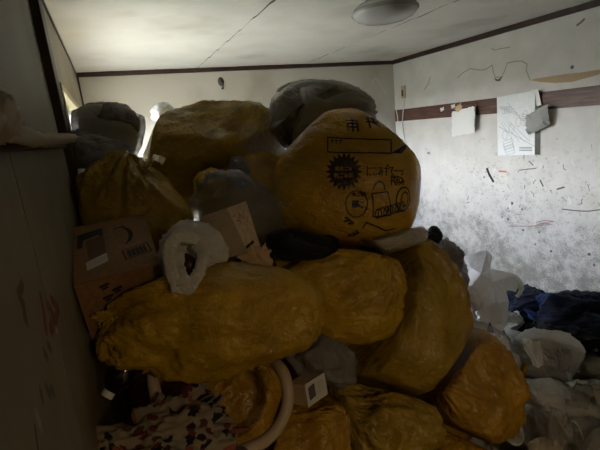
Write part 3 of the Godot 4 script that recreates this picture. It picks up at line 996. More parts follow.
func make_heap() -> void:
	M.printed = printed_bag()
	var big := {"nu": 128, "nv": 76}
	var d := func(o: Dictionary) -> Dictionary:
		o.merge(big)
		return o
	add_bag("garbage_bag", "big taut yellow bag printed with black star, kana and drawings, on top", Transform3D(Vector3(0.1915, -0.0205, 0.0861), Vector3(0.0369, 0.1983, -0.0350), Vector3(-0.0705, 0.0426, 0.1669), Vector3(0.6434, 1.5382, -1.1321)), d.call({"mat": "printed", "pleat": 0.0, "teat": 0.0, "facets": 9, "hulls": 2, "low": 0.93, "grow": 1.02, "sharp": 0.05, "wr": 0.006, "wf": 3.2, "p": 2.7, "hard": 3.0, "cuts": [[Vector3(-0.70, 0.71, 0.05).normalized(), 0.90], [Vector3(0.66, 0.74, 0.1).normalized(), 0.89]]}))
	add_bag("garbage_bag", "broad olive yellow bag at the back of the heap, next to the knotted bag", Transform3D(Vector3(0.2503, 0.0059, 0.1042), Vector3(0.0124, 0.1759, -0.0396), Vector3(-0.0968, 0.0584, 0.2291), Vector3(0.3390, 1.6106, -1.6658)), d.call({"mat": "olive", "cuts": [[Vector3(-0.55, 0.83, 0).normalized(), 0.86]], "pole": Vector3(0.5, 0.8, 0.2), "p": 3.0, "facets": 20, "wr": 0.014, "wf": 3.5, "pleat": 0.06}))
	add_bag("garbage_bag", "yellow bag gathered into a tied knot, above the cardboard box", Transform3D(Vector3(0.1493, -0.0160, 0.0671), Vector3(0.0265, 0.1422, -0.0251), Vector3(-0.0501, 0.0302, 0.1185), Vector3(0.0136, 1.5188, -1.3158)), d.call({"mat": "olive", "pole": Vector3(0.1, 1, 0.35), "pleat": 0.11, "pn": 19.0, "teat": 0.10, "wr": 0.010, "facets": 12, "hard": 1.6, "cuts": [[Vector3(-0.74, 0.67, 0).normalized(), 0.78], [Vector3(0.74, 0.67, 0).normalized(), 0.80]], "knot": [Vector3(0.0568, 1.6504, -1.2731), Vector3(0.0548, 0.9280, 0.3440), 0.085]}))
	add_bag("garbage_bag", "wide slack golden bag lying under the white carrier bag", Transform3D(Vector3(0.1974, -0.0063, 0.0850), Vector3(0.0114, 0.0951, -0.0194), Vector3(-0.0411, 0.0248, 0.0974), Vector3(0.1361, 1.3303, -0.8583)), d.call({"mat": "yellow", "press": [[Vector3(-0.0088, 0.2857, -0.9583), 1.2600]], "pole": Vector3(-0.85, 0.4, 0.5), "pleat": 0.08, "pn": 13.0, "teat": 0.06, "wr": 0.02, "wf": 3.6, "low": 0.74, "facets": 20, "hard": 2.0}))
	add_bag("garbage_bag", "round smooth ochre bag directly below the printed bag", Transform3D(Vector3(0.1678, -0.0309, 0.0788), Vector3(0.0350, 0.1381, -0.0204), Vector3(-0.0612, 0.0369, 0.1449), Vector3(0.5092, 1.2307, -1.0330)), d.call({"mat": "yellow", "pole": Vector3(0.5, 0.8, 0.4), "pleat": 0.07, "wr": 0.015, "wf": 3.4, "facets": 20, "hard": 1.5}))
	add_bag("garbage_bag", "tall full olive yellow bag beside the glossy white plastic bag", Transform3D(Vector3(0.1898, 0.0149, 0.0764), Vector3(0.0050, 0.2427, -0.0598), Vector3(-0.0729, 0.0440, 0.1725), Vector3(0.7183, 1.0704, -1.0295)), d.call({"mat": "olive", "pole": Vector3(0.0, 1, 0.35), "pleat": 0.07, "wr": 0.018, "wf": 3.2, "facets": 20}))
	add_bag("garbage_bag", "amber yellow bag with creased side, at the edge of the white rubbish", Transform3D(Vector3(0.1288, 0.0724, 0.0359), Vector3(-0.0578, 0.1317, -0.0580), Vector3(-0.0529, 0.0319, 0.1252), Vector3(0.8536, 0.8935, -0.8789)), d.call({"mat": "amber", "pole": Vector3(-0.5, 0.8, 0.45), "pleat": 0.09, "wr": 0.022, "wf": 3.6, "facets": 20}))
	add_bag("garbage_bag", "dark yellow slumped bag next to the small white box", Transform3D(Vector3(0.1606, -0.0172, 0.0722), Vector3(0.0237, 0.1272, -0.0224), Vector3(-0.0541, 0.0326, 0.1280), Vector3(0.5352, 0.8652, -0.8901)), d.call({"mat": "olive", "pole": Vector3(-0.6, 0.6, 0.5), "pleat": 0.09, "wr": 0.022, "wf": 3.6, "facets": 20}))
	add_bag("garbage_bag", "amber pleated bag inside the loop of the pale hose", Transform3D(Vector3(0.1536, -0.0164, 0.0691), Vector3(0.0241, 0.1292, -0.0228), Vector3(-0.0486, 0.0293, 0.1150), Vector3(0.1391, 1.0290, -0.9638)), d.call({"mat": "amber", "pole": Vector3(0.1, 1, 0.3), "pleat": 0.08, "pn": 15.0, "wr": 0.012, "facets": 20}))
	add_bag("garbage_bag", "orange yellow bag under the small white box", Transform3D(Vector3(0.1031, -0.0110, 0.0463), Vector3(0.0178, 0.0953, -0.0168), Vector3(-0.0430, 0.0260, 0.1018), Vector3(0.3078, 0.9421, -0.8511)), d.call({"mat": "amber", "pole": Vector3(0.7, 0.7, 0.2), "pleat": 0.04, "wr": 0.010, "facets": 20}))
	add_bag("garbage_bag", "dark amber bag low between the slumped bag and the white rubbish", Transform3D(Vector3(0.1200, -0.0128, 0.0539), Vector3(0.0159, 0.0853, -0.0151), Vector3(-0.0501, 0.0302, 0.1185), Vector3(0.7177, 0.7442, -0.8209)), {"mat": "amber", "pole": Vector3(0.3, 1, 0.2), "pleat": 0.05, "wr": 0.015, "facets": 20})
	add_bag("garbage_bag", "yellow bag added to close the light gap behind the clear plastic and the printed bag", Transform3D(Vector3(0.1671, -0.0179, 0.0751), Vector3(0.0279, 0.1498, -0.0264), Vector3(-0.0628, 0.0379, 0.1486), Vector3(0.4381, 1.4591, -1.4693)), {"mat": "amber", "nu": 80, "nv": 52, "hard": 0.6})  # added to stop window light leaking through between the bags
	# the rest of the heap, under and behind those
	for c in [Vector3(0.13, 0.21, -0.86), Vector3(0.55, 0.21, -0.88), Vector3(0.97, 0.21, -0.86), Vector3(0.12, 0.21, -1.30), Vector3(0.55, 0.21, -1.32), Vector3(0.98, 0.21, -1.30), Vector3(0.14, 0.58, -0.95), Vector3(0.13, 0.60, -1.36), Vector3(0.56, 0.56, -1.34), Vector3(0.96, 0.56, -1.28), Vector3(0.15, 0.98, -1.38), Vector3(0.55, 0.95, -1.42), Vector3(0.40, 1.30, -1.58), Vector3(0.80, 1.20, -1.45), Vector3(0.12, 1.28, -1.62), Vector3(0.45, 0.21, -1.76), Vector3(0.40, 0.60, -1.76), Vector3(0.38, 0.97, -1.80)]:
		add_bag("garbage_bag", "yellow refuse bag buried in the lower and inner heap", Transform3D(Basis.IDENTITY.scaled(Vector3(0.225, 0.21, 0.225)), c), {"mat": "amber", "nu": 44, "nv": 30, "facets": 10, "hard": 0.35, "group": "yellow refuse bags buried in the heap"})
	for c in BACK:  # added light blockers, pale so that their bounce stays neutral
		add_bag("garbage_bag", "unseen pale bag added at the back of the heap to block low window light", Transform3D(Basis.IDENTITY.scaled(Vector3(0.225, 0.21, 0.225)), c), {"mat": "cream_film", "nu": 44, "nv": 30, "facets": 10, "hard": 0.35, "group": "unseen added bags blocking low window light"})
	add_bag("garbage_bag", "clear bag of greenish leafy rubbish, behind the printed bag", Transform3D(Vector3(0.1430, -0.0378, 0.0700), Vector3(0.0336, 0.1043, -0.0124), Vector3(-0.0606, 0.0366, 0.1436), Vector3(0.6988, 1.7266, -1.3694)), d.call({"mat": "smoke_film", "inside": "contents", "pole": Vector3(0.9, 0.4, 0.1), "pleat": 0.05, "wr": 0.008, "wf": 6.0, "low": 0.7, "grow": 1.1, "group": "see-through bags", "hard": 0.8}))
	add_bag("garbage_bag", "grey see-through bag of dark things, beside the window", Transform3D(Vector3(0.1334, -0.0246, 0.0626), Vector3(0.0234, 0.0922, -0.0136), Vector3(-0.0539, 0.0325, 0.1276), Vector3(0.0084, 1.7513, -1.6673)), d.call({"mat": "smoke_film", "inside": "dark_contents", "pole": Vector3(-0.8, 0.6, 0.2), "pleat": 0.06, "wr": 0.008, "wf": 6.0, "low": 0.65, "grow": 1.12, "group": "see-through bags"}))
	add_bag("garbage_bag", "dark grey bag tucked behind the knotted yellow bag", Transform3D(Vector3(0.1156, -0.0124, 0.0520), Vector3(0.0139, 0.0746, -0.0132), Vector3(-0.0444, 0.0268, 0.1052), Vector3(-0.0492, 1.6761, -1.5758)), {"mat": "grey_film", "pole": Vector3(-0.6, 0.7, 0.2), "pleat": 0.06, "wr": 0.02, "group": "see-through bags", "hard": 0.6, "category": "garbage bag"})
	# the layer of bagged rubbish on the floor by the right wall, and what props up the glossy bag
	var rng := RandomNumberGenerator.new()
	rng.seed = 21
	var films := ["white_film", "cream_film", "grey_film", "white_film", "cream_film"]
	var n := 0
	for z in [-0.62, -0.92, -1.24, -1.56, -1.88, -2.20]:
		for x in [1.36, 1.66, 1.97, 2.30]:
			var c := Vector3(x + rng.randf_range(-0.06, 0.06), 0.215, z + rng.randf_range(-0.06, 0.06))
			var xf := Transform3D(Basis(Vector3.UP, rng.randf() * TAU).scaled_local(Vector3(0.19, 0.21, 0.18)), c)
			add_bag("plastic_bag", "crumpled pale plastic bag in the layer covering the floor by the right wall", xf, {"mat": films[n % 5], "category": "plastic bag", "nu": 60, "nv": 42, "wr": 0.014, "wf": 6.0, "hulls": 3, "low": 0.55, "facets": 24, "grow": 1.15, "pole": Vector3(rng.randf_range(-1, 1), 0.6, rng.randf_range(-1, 1)), "group": "pale bags covering the floor"})
			n += 1
	for c in [Vector3(1.32, 0.52, -1.42), Vector3(1.66, 0.52, -1.64), Vector3(1.32, 0.52, -1.84), Vector3(2.0, 0.50, -1.76)]:
		add_bag("plastic_bag", "full pale plastic bag propping up the glossy white bag", Transform3D(Basis.IDENTITY.scaled(Vector3(0.17, 0.15, 0.17)), c), {"mat": "grey_film", "category": "plastic bag", "nu": 60, "nv": 42, "group": "pale bags under the glossy bag", "low": 0.65, "hulls": 4})
	build_bags()


func print_panel(im: Image, rough := 0.8) -> StandardMaterial3D:
	var m := mat(Color.WHITE, rough)
	m.albedo_texture = tex(im)
	return m

func make_box() -> void:
	# small shipping carton, tilted forward: x across, y up, z towards the room
	var c := Vector3(-0.0285, 1.4365, -1.0249)
	var ax := Vector3(0.9994, 0.0359, 0.0016)
	var ay := Vector3(-0.0348, 0.9577, 0.2858)
	var az := Vector3(0.0088, -0.2857, 0.9583)
	var d := Vector3(0.163, 0.141, 0.252) * 0.5
	var base := c - ay * d.y
	var t := thing("cardboard_box", "brown cardboard shipping box with curved black arrow print, against the left boards", "box", base)
	var body := part("body", boxes([[-d + Vector3(0.001, 0, 0.001), d - Vector3(0.001, 0.001, 0.001)]], 0.002), M.card, t)
	body.transform = Transform3D(Basis(ax, ay, az), c - base)
	var ink := Color(0.10, 0.08, 0.06)
	# upper face
	var im := blank(480, 742, Color(0.50, 0.365, 0.225))
	mottle(im, 0.12, 0.02, 61)
	poly(im, PackedVector2Array([Vector2(25, 140), Vector2(180, 100), Vector2(185, 250), Vector2(150, 190), Vector2(60, 230), Vector2(50, 330), Vector2(20, 330)]), ink)
	poly(im, PackedVector2Array([Vector2(75, 250), Vector2(185, 215), Vector2(190, 470), Vector2(85, 500)]), Color(0.36, 0.26, 0.16))
	poly(im, PackedVector2Array([Vector2(70, 530), Vector2(190, 460), Vector2(195, 560), Vector2(140, 590), Vector2(75, 620)]), Color(0.72, 0.70, 0.66))
	for k in 4: stroke(im, [Vector2(80, 545 + k * 18), Vector2(185, 490 + k * 18)], 2.0, Color(0.35, 0.33, 0.30))
	var arc := ring(Vector2(270, 275), 85, 140, -1.1, 1.05, 24)
	for k in arc.size() - 1: stroke(im, [arc[k], arc[k + 1]], 5.0 + 10.0 * sin(PI * k / 24.0), ink)
	stroke(im, [Vector2(262, 150), Vector2(318, 140), Vector2(330, 190)], 8.0, ink)
	var bc := [Vector2(285, 480), Vector2(440, 440), Vector2(452, 560), Vector2(297, 600)]
	stroke(im, bc + [bc[0]], 5.0, ink)
	for k in 15:
		var a: Vector2 = bc[0].lerp(bc[1], 0.12 + k * 0.052)
		stroke(im, [a + Vector2(2, 20), a + Vector2(10, 104)], 2.0 + (k % 3) * 1.6, ink)
	part("printed_panel", panel_mesh(c - base + ay * d.y - ax * d.x - az * d.z, ax * d.x * 2.0, az * d.z * 2.0, 0.0015), print_panel(im), t, "upper face with black print and white address label")
	# front face
	im = blank(480, 420, Color(0.53, 0.385, 0.235))
	mottle(im, 0.12, 0.02, 62)
	for k in 7:
		var q := Vector2(130 + (k % 2) * 60, 60 + k * 42)
		stroke(im, [q, q + Vector2(40 + k * 3, -12)], 9.0, ink)
		stroke(im, [q + Vector2(10, 18), q + Vector2(34, 10)], 7.0, ink)
	part("printed_panel", panel_mesh(c - base + ay * d.y - ax * d.x + az * d.z, ax * d.x * 2.0, -ay * d.y * 2.0, 0.0015), print_panel(im), t, "front face with small dark markings")

func make_small_box() -> void:
	var c := Vector3(0.325, 1.1139, -0.8202)
	var ax := Vector3(0.4804, 0.2084, 0.852)
	var ay := Vector3(0.0302, 0.9669, -0.2535)
	var az := Vector3(-0.8765, 0.1475, 0.4582)
	var d := Vector3(0.052, 0.052, 0.077) * 0.5
	var base := c - ay * d.y
	var t := thing("small_box", "small white carton with a dark barcode patch, next to the pale hose", "box", base)
	var body := part("body", boxes([[-d + Vector3.ONE * 0.001, d - Vector3.ONE * 0.001]], 0.001), M.kraft, t)
	body.transform = Transform3D(Basis(ax, ay, az), c - base)
	var im := blank(256, 180, Color(0.80, 0.79, 0.76))
	mottle(im, 0.05, 0.02, 63)
	poly(im, PackedVector2Array([Vector2(30, 40), Vector2(110, 30), Vector2(110, 130), Vector2(30, 140)]), Color(0.20, 0.19, 0.17))
	for k in 5: stroke(im, [Vector2(38, 52 + k * 17), Vector2(102, 46 + k * 17)], 3.0, Color(0.55, 0.53, 0.48))
	for k in 4: stroke(im, [Vector2(140, 50 + k * 24), Vector2(225, 44 + k * 24)], 4.0, Color(0.66, 0.64, 0.62))
	part("printed_panel", panel_mesh(c - base + ax * d.x + ay * d.y + az * d.z, -az * d.z * 2.0, -ay * d.y * 2.0, 0.001), print_panel(im, 0.5), t, "white printed side with barcode patch")

func make_carrier(label: String, at: Transform3D, loops: Array, m: Material, o := {}) -> Node3D:
	var t := lump("carrier_bag", label, "plastic bag", at, m, o)
	for l in loops: strap(t, "handle", l, 0.014, m, Vector3(-0.3788, 0.2287, 0.8968))
	return t

func make_heap_things() -> void:
	make_box()
	make_small_box()
	# white carrier bag with a handle flopped open over its dark contents
	var cb := lump("carrier_bag", "crumpled white carrier bag with an open handle loop, on the golden bag", "plastic bag", Transform3D(Vector3(0.0541, -0.0188, 0.0276), Vector3(0.0200, 0.0508, -0.0045), Vector3(-0.0141, 0.0085, 0.0334), Vector3(0.1229, 1.4668, -0.9083)), M.white_film, {"pole": Vector3(-0.2, -0.9, 0.5), "keep": 0.6, "pleat": 0.1})
	strap(cb, "handle", [Vector3(0.1310, 1.5180, -0.8309), Vector3(0.1012, 1.5328, -0.8280), Vector3(0.0768, 1.5258, -0.8268), Vector3(0.0666, 1.5060, -0.8164), Vector3(0.0645, 1.4822, -0.8015), Vector3(0.0666, 1.4556, -0.7939), Vector3(0.0687, 1.4291, -0.7862), Vector3(0.0753, 1.4265, -0.7828)], 0.012, M.white_film, Vector3(-0.3788, 0.2287, 0.8968))
	strap(cb, "handle", [Vector3(0.0866, 1.5033, -0.8266), Vector3(0.0797, 1.4832, -0.8147), Vector3(0.0805, 1.4635, -0.7901), Vector3(0.0850, 1.4405, -0.7823), Vector3(0.0957, 1.4506, -0.7803), Vector3(0.1152, 1.4704, -0.7868), Vector3(0.1287, 1.4949, -0.8067), Vector3(0.1223, 1.5110, -0.8328)], 0.012, M.white_film, Vector3(-0.3788, 0.2287, 0.8968))
	part("contents", blob(Transform3D(Vector3(0.0146, -0.0016, 0.0066), Vector3(0.0040, 0.0214, -0.0038), Vector3(-0.0046, 0.0028, 0.0108), Vector3(0.0968, 1.4642, -0.8316)), {"wr": 0.006, "wf": 12.0, "nu": 32, "nv": 22, "origin": cb.position, "pleat": 0.0}), M.wrapper, cb, "dark reddish wrapper inside")
	# folded kraft paper
	var k0 := Vector3(0.1781, 1.5189, -1.0723)
	var kp := thing("paper_bag", "creased light brown paper bag lying on the clear plastic, above the carrier bag", "paper bag", k0)
	var im := blank(256, 320, Color(0.76, 0.66, 0.52))
	mottle(im, 0.12, 0.02, 64)
	for k in 6: stroke(im, [Vector2(40 + k * 30, 60 + (k % 3) * 26), Vector2(70 + k * 28, 50 + (k % 2) * 40)], 3.0, Color(0.50, 0.40, 0.29))
	stroke(im, [Vector2(60, 240), Vector2(190, 225)], 8.0, Color(0.12, 0.09, 0.07))
	var km := print_panel(im)
	part("panel", panel_mesh(Vector3.ZERO, Vector3(0.2313, 1.5450, -0.9888) - k0, Vector3(0.1718, 1.4458, -0.9113) - k0, 0.002), M.kraft, kp)
	part("panel", panel_mesh(Vector3(0.2313, 1.5450, -0.9888) - k0, Vector3(0.2926, 1.5472, -1.0312) - Vector3(0.2313, 1.5450, -0.9888), Vector3(0.2196, 1.4304, -0.8582) - Vector3(0.2313, 1.5450, -0.9888), 0.002), km, kp)
	part("torn_edge", sheet(Transform3D(Basis(Vector3(0.0287, 0.0048, 0.0109), Vector3(-0.3246, 0.5193, 0.8455), Vector3(0.0040, -0.0281, 0.0089)), Vector3(0.2507, 1.4444, -0.8486)), {"fold": 0.012, "ff": 12.0, "edge": 0.4, "dome": 0.0, "n": 16, "origin": k0}), M.kraft, kp)
	# see-through plastic behind it
	lump("plastic_bag", "crumpled clear plastic bag behind the light brown paper", "plastic bag", Transform3D(Vector3(0.0950, -0.0840, 0.0616), Vector3(0.0540, 0.0656, 0.0061), Vector3(-0.0334, 0.0202, 0.0790), Vector3(0.3149, 1.4720, -1.1766)), M.clear_film, {"pole": Vector3(-0.7, 0.7, 0.1), "pleat": 0.1})
	lump("plastic_scrap", "crumpled bright yellow plastic scrap on the olive bag", "plastic scrap", Transform3D(Vector3(0.0371, 0.0233, 0.0097), Vector3(-0.0147, 0.0290, -0.0136), Vector3(-0.0073, 0.0044, 0.0172), Vector3(0.2726, 1.5615, -1.3430)), M.yellow, {"nu": 40, "nv": 26})
	lump("plastic_scrap", "small grey plastic scrap beside the yellow scrap", "plastic scrap", Transform3D(Vector3(0.0299, 0.0023, 0.0120), Vector3(0.0008, 0.0407, -0.0100), Vector3(-0.0061, 0.0037, 0.0145), Vector3(0.3610, 1.5926, -1.3232)), M.grey_film, {"nu": 40, "nv": 26})
	lump("black_bag", "small black plastic bag at the corner of the brown paper", "plastic bag", Transform3D(Vector3(0.0299, -0.0160, 0.0167), Vector3(0.0182, 0.0332, -0.0008), Vector3(-0.0143, 0.0087, 0.0339), Vector3(0.2775, 1.3940, -0.9791)), M.black_film, {})
	lump("black_garment", "black cloth squeezed under the printed bag", "clothing", Transform3D(Vector3(0.0930, -0.0345, 0.0481), Vector3(0.0123, 0.0297, -0.0024), Vector3(-0.0255, 0.0154, 0.0603), Vector3(0.4123, 1.3974, -1.0004)), M.black_cloth, {"part": "fabric"})
	lump("plastic_bag", "pale see-through plastic folded under the printed bag's right edge", "plastic bag", Transform3D(Vector3(0.1341, 0.0179, 0.0521), Vector3(-0.0011, 0.0379, -0.0101), Vector3(-0.0572, 0.0345, 0.1354), Vector3(0.6670, 1.3567, -1.0371)), M.cream_film, {"pole": Vector3(0, 0.1, -1), "teat": 0.0, "hulls": 2, "low": 0.8, "grow": 1.05, "keep": 0.15})
	lump("plastic_bag", "small white plastic lump peeping over the olive bag, near the back wall", "plastic bag", Transform3D(Vector3(0.0385, -0.0041, 0.0173), Vector3(0.0069, 0.0370, -0.0065), Vector3(-0.0161, 0.0097, 0.0380), Vector3(0.2293, 1.8176, -1.9099)), M.glossy_film, {"keep": 1.0, "nu": 40, "nv": 26})
	lump("plastic_bag", "crumpled mauve grey plastic bag over the small white box", "plastic bag", Transform3D(Vector3(0.0582, -0.0371, 0.0340), Vector3(0.0274, 0.0434, 0.0005), Vector3(-0.0214, 0.0129, 0.0506), Vector3(0.3876, 1.1392, -0.8870)), M.grey_film, {"pole": Vector3(0.8, -0.4, 0.2)})
	var lid := thing("round_lid", "little white plastic lid by the dark post", "lid", Vector3(-0.0884, 1.6429, -1.3905))
	part("disc", lathe([[0.001, 0.006], [0.024, 0.005], [0.027, 0.002], [0.027, -0.006], [0.024, -0.006], [0.001, 0.0]], Transform3D(Basis(Quaternion(Vector3.UP, (Vector3(0.0427, 0.8187, 0.5898)).normalized())), Vector3.ZERO)), M.white_plastic, lid)
	# pale hose looped round the amber bag
	var hp := [Vector3(0.0291, 1.2565, -0.9330), Vector3(0.0053, 1.2498, -0.9026), Vector3(-0.0048, 1.2305, -0.8730), Vector3(-0.0058, 1.2029, -0.8471), Vector3(-0.0031, 1.1655, -0.8364), Vector3(0.0185, 1.1054, -0.8119), Vector3(0.0643, 1.0803, -0.7668), Vector3(0.1248, 1.1129, -0.7109), Vector3(0.1712, 1.1274, -0.6950), Vector3(0.2058, 1.1490, -0.6956), Vector3(0.2297, 1.1804, -0.7031), Vector3(0.2390, 1.2121, -0.7170), Vector3(0.2401, 1.2328, -0.7411), Vector3(0.2362, 1.2359, -0.8016)]
	var hs := thing("hose", "pale beige plastic hose bent in a wide loop over the amber bag", "hose", hp[8])
	part("tube", tube(hp, 0.0125, 0.0125, {"origin": hp[8], "steps": 16, "nu": 16, "ring": 0.02}), M.hose, hs)
	# patterned cloth in the corner by the left wall
	var pc := blank(256, 256, Color(0.56, 0.51, 0.43))
	var rng := RandomNumberGenerator.new()
	rng.seed = 9
	for k in 150:
		var q := Vector2(rng.randf() * 256, rng.randf() * 256)
		var col: Color = [Color(0.08, 0.07, 0.08), Color(0.42, 0.16, 0.13), Color(0.30, 0.20, 0.17), Color(0.10, 0.08, 0.08), Color(0.55, 0.30, 0.24)][k % 5]
		var ps := PackedVector2Array()
		for e in 7: ps.append(q + Vector2.from_angle(TAU * e / 7.0) * rng.randf_range(4, 12))
		poly(pc, ps, col)
	var pm := print_panel(pc, 0.95)
	var cl := Vector3(-0.0027, 1.1615, -0.7288)
	cloth("patterned_cloth", "rumpled cream cloth with black and red patches, between the left wall and the hose", "cloth", cl, Vector2(0.27, 0.20), Vector3(30, 20, 0), pm, {"dome": 0.03, "fold": 0.026, "ff": 9.0, "edge": 0.2, "n": 44, "t": 0.003, "part": "fabric"})
	# dark bottle lying head down in the gap beside the box
	var b0 := Vector3(-0.0224, 1.3038, -0.8701)
	var b1 := Vector3(-0.0950, 1.2413, -0.8365)
	var q := Basis(Quaternion(Vector3.UP, (b1 - b0).normalized()))
	var l := b0.distance_to(b1)
	var bt := thing("plastic_bottle", "dark plastic bottle lying with its white cap down, below the cardboard box", "bottle", b1)
	part("body", lathe([[0.001, 0.0], [0.026, 0.0], [0.031, 0.006], [0.031, 0.35 * l], [0.029, 0.38 * l], [0.031, 0.41 * l], [0.031, 0.62 * l], [0.022, 0.78 * l], [0.012, 0.87 * l], [0.011, 0.92 * l], [0.001, 0.92 * l]], Transform3D(q, b0 - b1)), M.dark_plastic, bt)
	part("cap", lathe([[0.001, 0.88 * l], [0.0125, 0.88 * l], [0.0125, 0.995 * l], [0.0110, 1.0 * l], [0.001, 1.0 * l]], Transform3D(q, b0 - b1)), M.white_plastic, bt, "white screw cap")

func make_wall_things() -> void:
	# ceiling lamp, switched off
	var lc := Vector2(1.1798, -1.6255)
	var lp := thing("ceiling_lamp", "round glossy grey ceiling lamp, switched off", "lamp", Vector3(lc.x, HH, lc.y))
	part("base", lathe([[0.001, -0.002], [0.075, -0.002], [0.08, -0.02], [0.08, -0.035], [0.001, -0.035]], Transform3D()), M.lamp_rim, lp)
	part("shade", lathe([[0.08, -0.022], [0.115, -0.03], [0.134, -0.045], [0.139, -0.06], [0.136, -0.072], [0.122, -0.086], [0.09, -0.098], [0.05, -0.104], [0.001, -0.106]], Transform3D(), 48), M.lamp_shade, lp)
	part("rim", lathe([[0.1385, -0.052], [0.1435, -0.056], [0.1435, -0.064], [0.1385, -0.068]], Transform3D(), 48), M.lamp_rim, lp)
	# hook on the back wall
	var hk := Vector2(0.8812, 2.1059)
	var h := thing("wall_hook", "small dark metal hook on the back wall under the ceiling", "hook", Vector3(hk.x, hk.y, ZB))
	part("plate", lathe([[0.001, 0.0], [0.022, 0.0], [0.024, 0.004], [0.012, 0.009], [0.001, 0.010]], Transform3D(Basis(Vector3.RIGHT, PI / 2).scaled_local(Vector3(1, 1, 1.4)), Vector3(0, 0.01, 0))), M.steel, h)
	part("hook", tube([Vector3(0, 0.02, 0.008), Vector3(0.004, 0.0, 0.022), Vector3(0.006, -0.03, 0.026), Vector3(0.004, -0.045, 0.016), Vector3(0.0, -0.038, 0.006)], 0.006, 0.006, {"nu": 10}), M.steel, h)
	# switch plate on the right wall above the rail
	var sp := Vector2(-3.2388, 1.9278)
	var sw := thing("switch_plate", "small beige switch plate on the right wall by the corner", "switch", Vector3(XR, sp.y, sp.x))
	part("plate", boxes([[Vector3(-0.012, -0.055, -0.028), Vector3(0.0, 0.055, 0.028)]], 0.003), M.beige_plastic, sw)
	part("toggle", boxes([[Vector3(-0.017, -0.035, -0.018), Vector3(-0.011, 0.02, 0.006)]], 0.002), M.dark_wood, sw)
	part("lead", tube([Vector3(-0.006, -0.055, 0), Vector3(-0.008, -0.10, 0.003), Vector3(-0.022, -0.20, 0.0), Vector3(-0.024, -0.30, -0.01), Vector3(-0.012, -0.50, 0.0)], 0.004, 0.004, {"nu": 8}), M.string, sw, "thin pale lead")
	# strings across the corner
	var s0 := Vector2(2.3232, 2.0690)
	var st := thing("string", "thin white string drooping from the back wall into the corner", "string", Vector3(s0.x, s0.y, ZB))
	part("cord", tube([Vector3(-0.05, -0.03, 0.004), Vector3(-0.02, -0.002, 0.006), Vector3(0, 0, 0.004), Vector3(0.05, -0.10, 0.03), Vector3(0.11, -0.22, 0.05), Vector3(0.165, -0.30, 0.06), Vector3(0.19, -0.45, 0.05)], 0.0028, 0.0028, {"nu": 8}), M.string, st)
	# papers pinned to the rail
	var p0 := Vector2(-2.6261, 1.7245)
	var p1 := Vector2(-2.3955, 1.5330)
	var pa := thing("note_paper", "small white paper with a torn lower edge, pinned to the wooden rail", "paper", Vector3(XR - 0.018, p0.y, (p0.x + p1.x) * 0.5))
	var hw := (p1.x - p0.x) * 0.5
	var hh := (p0.y - p1.y) * 0.5
	part("sheet", sheet(Transform3D(Basis(Vector3(0, 0.012, hw), Vector3(-1, 0, 0), Vector3(0, -hh, 0)), Vector3(-0.004, -hh, 0)), {"round": 0.0, "dome": 0.0, "fold": 0.006, "ff": 5.0, "edge": 0.05, "n": 20, "t": 0.0008, "seed": 4}), M.paper, pa)
	part("torn_corner", sheet(Transform3D(Basis(Vector3(0, 0.01, 0.03), Vector3(-1, 0, 0), Vector3(0, -0.02, 0.012)), Vector3(-0.006, 0.012, -0.04)), {"dome": 0.0, "fold": 0.01, "ff": 14.0, "edge": 0.5, "n": 12, "t": 0.0008, "seed": 7}), M.kraft, pa)
	part("curled_flap", sheet(Transform3D(Basis(Vector3(-0.02, 0.0, 0.02), Vector3(-1, 0, -1).normalized(), Vector3(0, -0.09, 0)), Vector3(-0.012, -0.07, hw + 0.012)), {"dome": 0.0, "fold": 0.006, "ff": 9.0, "edge": 0.2, "n": 12, "t": 0.0008, "seed": 8}), M.grey_paper, pa)
	for q in [Vector2(-2.7359, 1.7404), Vector2(-2.6149, 1.7541)]:
		var sc := thing("paper_scrap", "tiny torn paper scrap stuck on the wooden rail", "paper scrap", Vector3(XR - 0.015, q.y, q.x), "torn scraps on the rail")
		part("sheet", sheet(Transform3D(Basis(Vector3(0, 0.004, 0.02), Vector3(-1, 0, 0), Vector3(0, -0.014, 0)), Vector3(-0.003, 0, 0)), {"fold": 0.004, "ff": 20.0, "edge": 0.5, "n": 10, "dome": 0.0, "t": 0.0006}), M.paper if q.x < -2.6 else M.kraft, sc)
	# printed leaflet, standing off the wall like a flattened carton
	var f0 := Vector2(-2.1926, 1.7803)
	var f1 := Vector2(-1.8981, 1.3804)
	var im := blank(380, 460, Color(0.86, 0.87, 0.86))
	mottle(im, 0.03, 0.02, 71)
	var g := Color(0.62, 0.65, 0.65, 0.7)
	for k in 4:
		stroke(im, [Vector2(30, 130 + k * 6 - 60), Vector2(150 + k * 30, 90 + k * 25)], 1.5, g)
		stroke(im, [Vector2(40 + k * 30, 200), Vector2(180 + k * 50, 360)], 1.6, g)
		stroke(im, ring(Vector2(80 + k * 70, 300 - k * 45), 26, 34), 1.8, g)
		stroke(im, ring(Vector2(70 + k * 22, 110), 16, 24), 1.6, g)
		var a := Vector2(60 + k * 8, 350 + k * 20)
		stroke(im, [a, a + Vector2(90, -20), a + Vector2(100, 30), a + Vector2(6, 46), a], 1.6, g)
	stroke(im, [Vector2(20, 230), Vector2(380, 400)], 2.0, g)
	stroke(im, [Vector2(120, 60), Vector2(250, 190), Vector2(375, 250)], 2.0, g)
	for k in 6: stroke(im, [Vector2(250, 150 + k * 16), Vector2(340, 168 + k * 18)], 1.6, g)
	for k in 3: stroke(im, [Vector2(230, 400 + k * 12), Vector2(350, 404 + k * 12)], 2.6, Color(0.45, 0.47, 0.48, 0.9))
	var fw := f1.x - f0.x
	var fh := f0.y - f1.y
	var fl := thing("leaflet", "large white printed leaflet folded like a flat carton, hanging on the wooden rail", "leaflet", Vector3(XR - 0.03, f0.y, f0.x))
